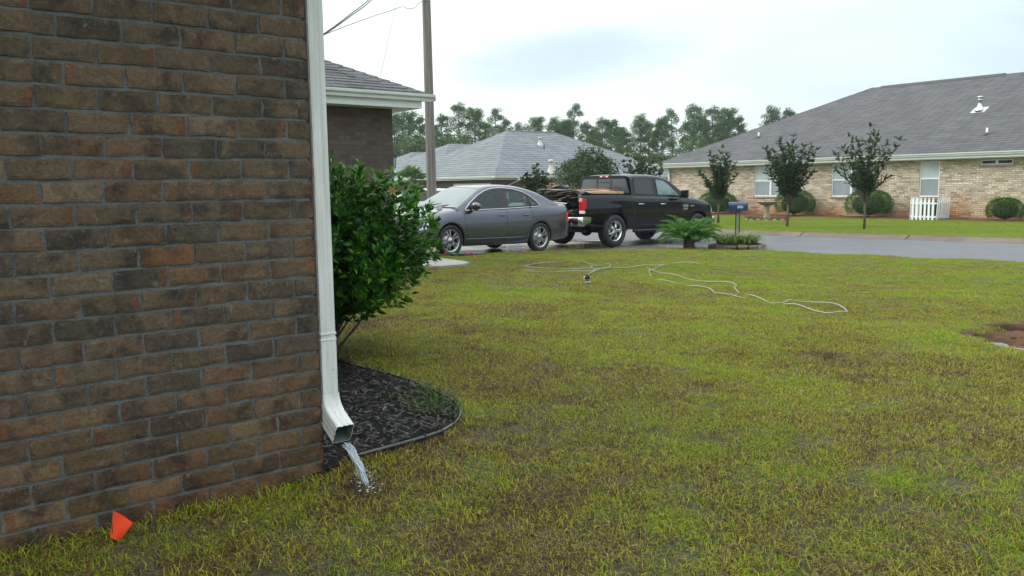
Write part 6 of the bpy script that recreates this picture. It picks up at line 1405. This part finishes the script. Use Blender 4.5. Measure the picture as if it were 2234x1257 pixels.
CR2 = leafmat('crape_leaf_red', [(.015, .035, .01), (.03, .06, .015), (.06, .08, .02), (.12, .055, .03)], .5, .2, .3)
p = at(1170, 362, 33); crape((p.x, p.y, -.45), p.z + .45, .62, 'tall narrow shrub with upright shoots behind the sedan boot', 41, 4, .15, 1.2, .15, 'upright_shrub', CRA, 'upright shrubs across the street', .06)
p = at(1403, 330, 36); crape((p.x, p.y, -.45), p.z + .45, 1.0, 'reddish tipped upright shrub rising behind the pickup cab', 42, 5, .15, 1.1, .2, 'upright_shrub', CR2, 'upright shrubs across the street', .065)
# fan palm and low palm by the far drive
FAN = leafmat('fan_palm_leaf', [(.04, .10, .02), (.08, .17, .035), (.13, .24, .05)], .5, .35, .3)
def fanpalm(px, top, Y, R_f, label, seed, n=16, ck='palm'):
    b_, h_ = place(px, top, Y, -.55); root = thing('fan_palm', label, 'palm', b_); rg = np.random.default_rng(seed); P = []; D = []; L = []; mb = MB(); hc_ = h_ - R_f * .75; mb.tube([(0, 0, -.05), (0, 0, hc_)], [.13, .10], 8)
    for k in range(n):
        a = k * 2.4; e = R_(rg.uniform(0, 80)); d = np.array([math.cos(a) * math.cos(e), math.sin(a) * math.cos(e), math.sin(e)]); c_ = np.array([0, 0, hc_]) + d * R_f * .4; mb.tube([(0, 0, hc_), c_], .012, 4); s_ = unit(np.cross(d, [0, 0, 1.])); 
        for j in range(18): q = R_(-85 + 170 * j / 17); P.append(c_); D.append(d * math.cos(q) + s_ * math.sin(q)); L.append(R_f * .62 * (1 - .25 * abs(j - 8.5) / 8.5))
    V, Fq, r = leafcloud(np.array(P), np.array(D), np.array(L), .055, .05, .22, rg); link('crown', npmesh('crown', V, Fq, FAN, r), root); mb.build('trunk', BARK, root)
fanpalm(898, 362, 40, 1.0, 'bright green fan palm left of the utility pole', 5, 22); fanpalm(905, 400, 36, .7, 'low dark palm in front of the pale SUV', 6, 18)

# ============================================================ GRASS (stuff)
GRASS = bpy.data.materials.new('grass_blade'); GRASS.use_nodes = True; t = GRASS.node_tree; b = t.nodes['Principled BSDF']
g = N(t, 'ShaderNodeNewGeometry').outputs['Position']; oi = N(t, 'ShaderNodeObjectInfo').outputs['Random']; at_ = N(t, 'ShaderNodeAttribute', attribute_name='rnd').outputs['Fac']
sx = N(t, 'ShaderNodeSeparateXYZ'); t.links.new(g, sx.inputs[0])
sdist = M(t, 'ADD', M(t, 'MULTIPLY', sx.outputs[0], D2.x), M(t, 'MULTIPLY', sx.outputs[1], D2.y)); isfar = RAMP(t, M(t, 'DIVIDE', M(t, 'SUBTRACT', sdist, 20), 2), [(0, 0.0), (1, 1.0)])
nA = NOISE(t, g, .55, 3, .6, .5); nB = NOISE(t, g, 2.6, 3, .6, .3); near_brown_shade = RAMP(t, M(t, 'DIVIDE', sdist, 12), [(.25, 1.0), (1, 0.0)])
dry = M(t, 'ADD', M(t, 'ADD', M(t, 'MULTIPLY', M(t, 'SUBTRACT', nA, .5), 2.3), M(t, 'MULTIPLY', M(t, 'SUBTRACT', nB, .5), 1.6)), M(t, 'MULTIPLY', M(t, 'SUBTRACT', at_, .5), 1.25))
dry = M(t, 'ADD', dry, M(t, 'MULTIPLY', M(t, 'SUBTRACT', oi, .5), .35)); dry = M(t, 'ADD', dry, M(t, 'ADD', .30, M(t, 'MULTIPLY', near_brown_shade, .42)))  # near lawn: browner turf plus foreground shade painted into the blade colour
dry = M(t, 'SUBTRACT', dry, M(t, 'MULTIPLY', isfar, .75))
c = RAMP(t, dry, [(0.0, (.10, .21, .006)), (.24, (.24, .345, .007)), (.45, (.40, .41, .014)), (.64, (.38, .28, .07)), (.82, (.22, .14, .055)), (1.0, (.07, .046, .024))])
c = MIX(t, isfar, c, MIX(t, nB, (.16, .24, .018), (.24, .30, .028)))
t.links.new(c, b.inputs['Base Color']); b.inputs['Roughness'].default_value = .5; b.inputs['Specular IOR Level'].default_value = .08
tr = N(t, 'ShaderNodeBsdfTranslucent'); t.links.new(c, tr.inputs[0]); mx = N(t, 'ShaderNodeMixShader'); mx.inputs[0].default_value = .2; t.links.new(b.outputs[0], mx.inputs[1]); t.links.new(tr.outputs[0], mx.inputs[2]); t.links.new(mx.outputs[0], t.nodes['Material Output'].inputs[0])
tufts = bpy.data.collections.new('tufts')
for q in range(7):
    rg = np.random.default_rng(500 + q); n = 130; rad = .13 * np.sqrt(rg.random(n)); a = rg.random(n) * 6.28; B0 = np.stack([rad * np.cos(a), rad * np.sin(a), np.full(n, -.006)], 1); el_ = np.radians(rg.choice([2, 14, 36, 66], n, p=[.38, .32, .21, .09]) + rg.normal(size=n) * 8); az_ = rg.random(n) * 6.28; L = rg.uniform(.016, .048, n) * (.8 + .3 * (np.sin(el_) < .5)); w_ = rg.uniform(.0008, .0016, n); V = []
    hd = np.stack([np.cos(az_), np.sin(az_), 0 * az_], 1); sd_ = np.stack([-np.sin(az_), np.cos(az_), 0 * az_], 1); p = B0.copy()
    for i in range(4):
        f_ = [1, .9, .65, .12][i]; V += [p + sd_ * (w_ * f_)[:, None], p - sd_ * (w_ * f_)[:, None]]; e_ = el_ - i * np.radians(rg.uniform(0, 22, n)); p = p + (L / 3)[:, None] * (hd * np.cos(e_)[:, None] + np.array([0, 0, 1.]) * np.sin(e_)[:, None]); p[:, 2] = np.maximum(p[:, 2], .004 + .01 * rg.random(n))
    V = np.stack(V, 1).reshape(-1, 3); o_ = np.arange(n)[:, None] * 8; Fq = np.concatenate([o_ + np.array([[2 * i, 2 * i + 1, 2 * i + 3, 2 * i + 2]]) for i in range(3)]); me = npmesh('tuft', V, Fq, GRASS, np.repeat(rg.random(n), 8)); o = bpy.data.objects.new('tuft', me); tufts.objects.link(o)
V = []; Fq = []; DN = []
def dgrid(t0, t1, s0, edge, fun, dfun, nstep=.2):
    nt_ = int((t1 - t0) / nstep); k0 = len(V); ns = 1
    rows_ = []
    smax = max(edge(t0), edge(t1), edge((t0 + t1) / 2)); ns = int((smax - s0) / nstep)
    for i in range(nt_ + 1):
        t_ = t0 + (t1 - t0) * i / nt_; e = edge(t_) - .01
        for j in range(ns + 1): s_ = s0 + (e - s0) * j / ns; V.append((*xy(s_, t_), fun(s_, t_))); DN.append(dfun(s_, t_))
    for i in range(nt_):
        for j in range(ns): k = k0 + i * (ns + 1) + j; Fq.append((k, k + ns + 1, k + ns + 2, k + 1))
pcs, pct = st(pc_.x, pc_.y)
def dn(s_, t_):
    x, y = xy(s_, t_)
    if inpoly(s_, t_, HPOLY) or inpoly(s_, t_, BED) or inpoly(s_, t_, PAD): return 0
    if math.hypot(s_ - pcs, t_ - pct) < .55: return 0
    d = math.hypot(x, y - .0); 
    if y < -3 or s_ < -5: return 0
    ang = abs(math.atan2(x, y + 4)); vis = 1 if ang < .75 else .25
    base_ = 190 + 9 * d if d < 7 else 253 * (7 / d) ** 1.0
    bare = math.sin(1.9 * x + 1.3 * y) * math.sin(2.3 * y - .7 * x + 2) ; k_ = 1 - .45 * max(0, bare - .35) / .65
    for bx, by, br in BARE:
        q = math.hypot((x - bx) / br, (y - by) / br)
        if q < 1: k_ *= .12 + .6 * q
    if dpoly(s_, t_, BED) < .12: k_ *= 1.25
    return base_ * vis * k_
BARE = [(*on_ground(px, py)[:2], r_) for px, py, r_ in ((1360, 1200, .07), (1580, 1210, .10), (1440, 1250, .10), (940, 1210, .09), (1400, 905, .10), (1120, 1085, .09), (1745, 682, .20), (2150, 616, .28), (2230, 700, .2), (1930, 775, .16), (2080, 712, .15), (1515, 590, .15), (1620, 612, .25), (1800, 635, .2), (700, 1045, .06))]
dgrid(-14, 3.04, -5, lambda t_: interp(t_, NEAR), hz, dn); dgrid(3.06, 14.15, 1.47, lambda t_: interp(t_, NEAR), hz, dn)
def fdn(s_, t_):
    x, y = xy(s_, t_); return 55 if abs(math.atan2(x, y)) < .7 else 10
nt_ = 70
k0 = len(V)
for i in range(nt_ + 1):
    t_ = 3 + 28.0 * i / nt_; e = interp(t_, FARL)
    for j in range(31): s_ = e - .05 + (34.9 - e) * j / 30; V.append((*xy(s_, t_), -.315 - .12 * (s_ - e) / (36.7 - e) + .01)); DN.append(fdn(s_, t_) * (1.6 if j < 2 else 1))
for i in range(nt_):
    for j in range(30): k = k0 + i * 31 + j; Fq.append((k, k + 31, k + 32, k + 1))
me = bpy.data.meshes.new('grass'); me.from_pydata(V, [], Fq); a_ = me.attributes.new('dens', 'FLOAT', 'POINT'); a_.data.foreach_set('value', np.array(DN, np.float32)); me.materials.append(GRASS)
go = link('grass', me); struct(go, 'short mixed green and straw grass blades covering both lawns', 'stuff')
ng = bpy.data.node_groups.new('grass_scatter', 'GeometryNodeTree'); ng.interface.new_socket('Geometry', in_out='INPUT', socket_type='NodeSocketGeometry'); ng.interface.new_socket('Geometry', in_out='OUTPUT', socket_type='NodeSocketGeometry')
gi = N(ng, 'NodeGroupInput'); gout = N(ng, 'NodeGroupOutput'); dp = N(ng, 'GeometryNodeDistributePointsOnFaces'); na = N(ng, 'GeometryNodeInputNamedAttribute', data_type='FLOAT'); na.inputs['Name'].default_value = 'dens'
ip = N(ng, 'GeometryNodeInstanceOnPoints'); ci = N(ng, 'GeometryNodeCollectionInfo'); ci.inputs['Collection'].default_value = tufts; ci.inputs['Separate Children'].default_value = True; ci.inputs['Reset Children'].default_value = True
rv = N(ng, 'FunctionNodeRandomValue', data_type='FLOAT_VECTOR'); rv.inputs[0].default_value = (-.12, -.12, 0); rv.inputs[1].default_value = (.12, .12, 6.28)
rs = N(ng, 'FunctionNodeRandomValue', data_type='FLOAT'); rs.inputs[2].default_value = .5; rs.inputs[3].default_value = 1.05
ng.links.new(gi.outputs[0], dp.inputs['Mesh']); ng.links.new(na.outputs[0], dp.inputs['Density']); ng.links.new(dp.outputs['Points'], ip.inputs['Points']); ng.links.new(ci.outputs[0], ip.inputs['Instance']); ip.inputs['Pick Instance'].default_value = True
ng.links.new(rv.outputs[0], ip.inputs['Rotation']); ng.links.new(rs.outputs[1], ip.inputs['Scale']); ng.links.new(ip.outputs[0], gout.inputs[0])
md = go.modifiers.new('scatter', 'NODES'); md.node_group = ng
# longer weeds and blades: in the bed corner, by the wall and along the edging
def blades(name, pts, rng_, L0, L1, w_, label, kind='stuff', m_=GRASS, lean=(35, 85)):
    V = []; Fq = []; r = []; k = 0; n = 5
    for p in pts:
        a2 = rng_.random() * 6.28; ln = rng_.uniform(L0, L1); el_ = R_(rng_.uniform(*lean)); q = np.array(p, float); sd_ = np.array([-math.sin(a2), math.cos(a2), 0]) * w_ * rng_.uniform(.7, 1.3)
        for i in range(n + 1):
            f_ = 1 - (i / n) ** 2 * .9; V.append(q + sd_ * f_); V.append(q - sd_ * f_); e_ = el_ - (i / n) * R_(75); q = q + ln / n * np.array([math.cos(a2) * math.cos(e_), math.sin(a2) * math.cos(e_), math.sin(e_)])
        r += [rng_.random()] * (2 * n + 2)
        for i in range(n): Fq.append([k + 2 * i, k + 2 * i + 1, k + 2 * i + 3, k + 2 * i + 2])
        k += 2 * n + 2
    o = link(name, npmesh(name, np.array(V), np.array(Fq), m_, np.array(r))); struct(o, label, kind)
rg = np.random.default_rng(77); pts = []
while len(pts) < 420:
    s_, t_ = rg.uniform(2.0, 2.62), rg.uniform(3.2, 4.1)
    if inpoly(s_, t_, BED) and math.hypot(s_ - 2.42, (t_ - 3.62) * .8) < .30 * rg.random() ** .4: pts.append((*xy(s_, t_), .04))
WEED = leafmat('weed_leaf', [(.025, .055, .008), (.05, .10, .012), (.09, .15, .02)], .6, .25, .2)
blades('weeds', pts, rg, .03, .08, .0024, 'green weeds sprouting in the corner of the mulch bed', m_=WEED)
pts = []
for j in range(2600):
    s_ = rg.uniform(-2.5, 1.6); t_ = 3.07 - abs(rg.normal()) * .05; pts.append((*xy(s_, t_), wav(s_, t_) + zg(s_)))
for j in range(1800):
    i = rg.integers(len(BED) - 3); a_, b_ = BED[i], BED[i + 1]; u = rg.random(); s_ = a_[0] + (b_[0] - a_[0]) * u + abs(rg.normal()) * .04; t_ = a_[1] + (b_[1] - a_[1]) * u - abs(rg.normal()) * .05
    if not inpoly(s_, t_, BED): pts.append((*xy(s_, t_), hz(s_, t_)))
for j in range(300):
    y = rg.uniform(2.6, 9); x = rg.uniform(-.5, .62) * y; s_, t_ = st(x, y)
    if t_ < 3 or s_ > 2.8: pts.append((x, y, hz(s_, t_)))
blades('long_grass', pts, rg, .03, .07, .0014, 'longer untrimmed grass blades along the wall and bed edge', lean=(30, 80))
# dry dead leaves and clippings lying on the lawn
pts = []; P = []
for j in range(170):
    y = rg.uniform(2.5, 12); x = rg.uniform(-.35, .62) * y; s_, t_ = st(x, y)
    if (t_ < 3 or s_ > 2.8) and not inpoly(s_, t_, HPOLY): P.append((x, y, hz(s_, t_) + .035))
P = np.array(P); V, Fq, r = leafcloud(P, rg.normal(size=P.shape) * [1, 1, .15], rg.uniform(.012, .04, len(P)), rg.uniform(.003, .008, len(P)), .2, 0, rg)
DRY = leafmat('dry_litter', [(.18, .12, .06), (.35, .26, .15), (.45, .37, .25), (.10, .05, .03)], .7, .1); o = link('leaf_litter', npmesh('leaf_litter', V, Fq, DRY, r)); struct(o, 'scattered dry leaves and straw on the near lawn', 'stuff')
# ============================================================ HAZE (damp air)
hzm = bpy.data.materials.new('haze'); hzm.use_nodes = True; t = hzm.node_tree; t.nodes.remove(t.nodes['Principled BSDF'])
pv = N(t, 'ShaderNodeVolumePrincipled'); pv.inputs['Color'].default_value = (.86, .93, .97, 1); pv.inputs['Density'].default_value = .0005; pv.inputs['Anisotropy'].default_value = .3
t.links.new(pv.outputs[0], t.nodes['Material Output'].inputs['Volume'])
mb = MB(); mb.box(-340, 980, -760, 980, -2.2, 19); hb = mb.build('haze', hzm); struct(hb, 'thin damp haze in the air', 'stuff')
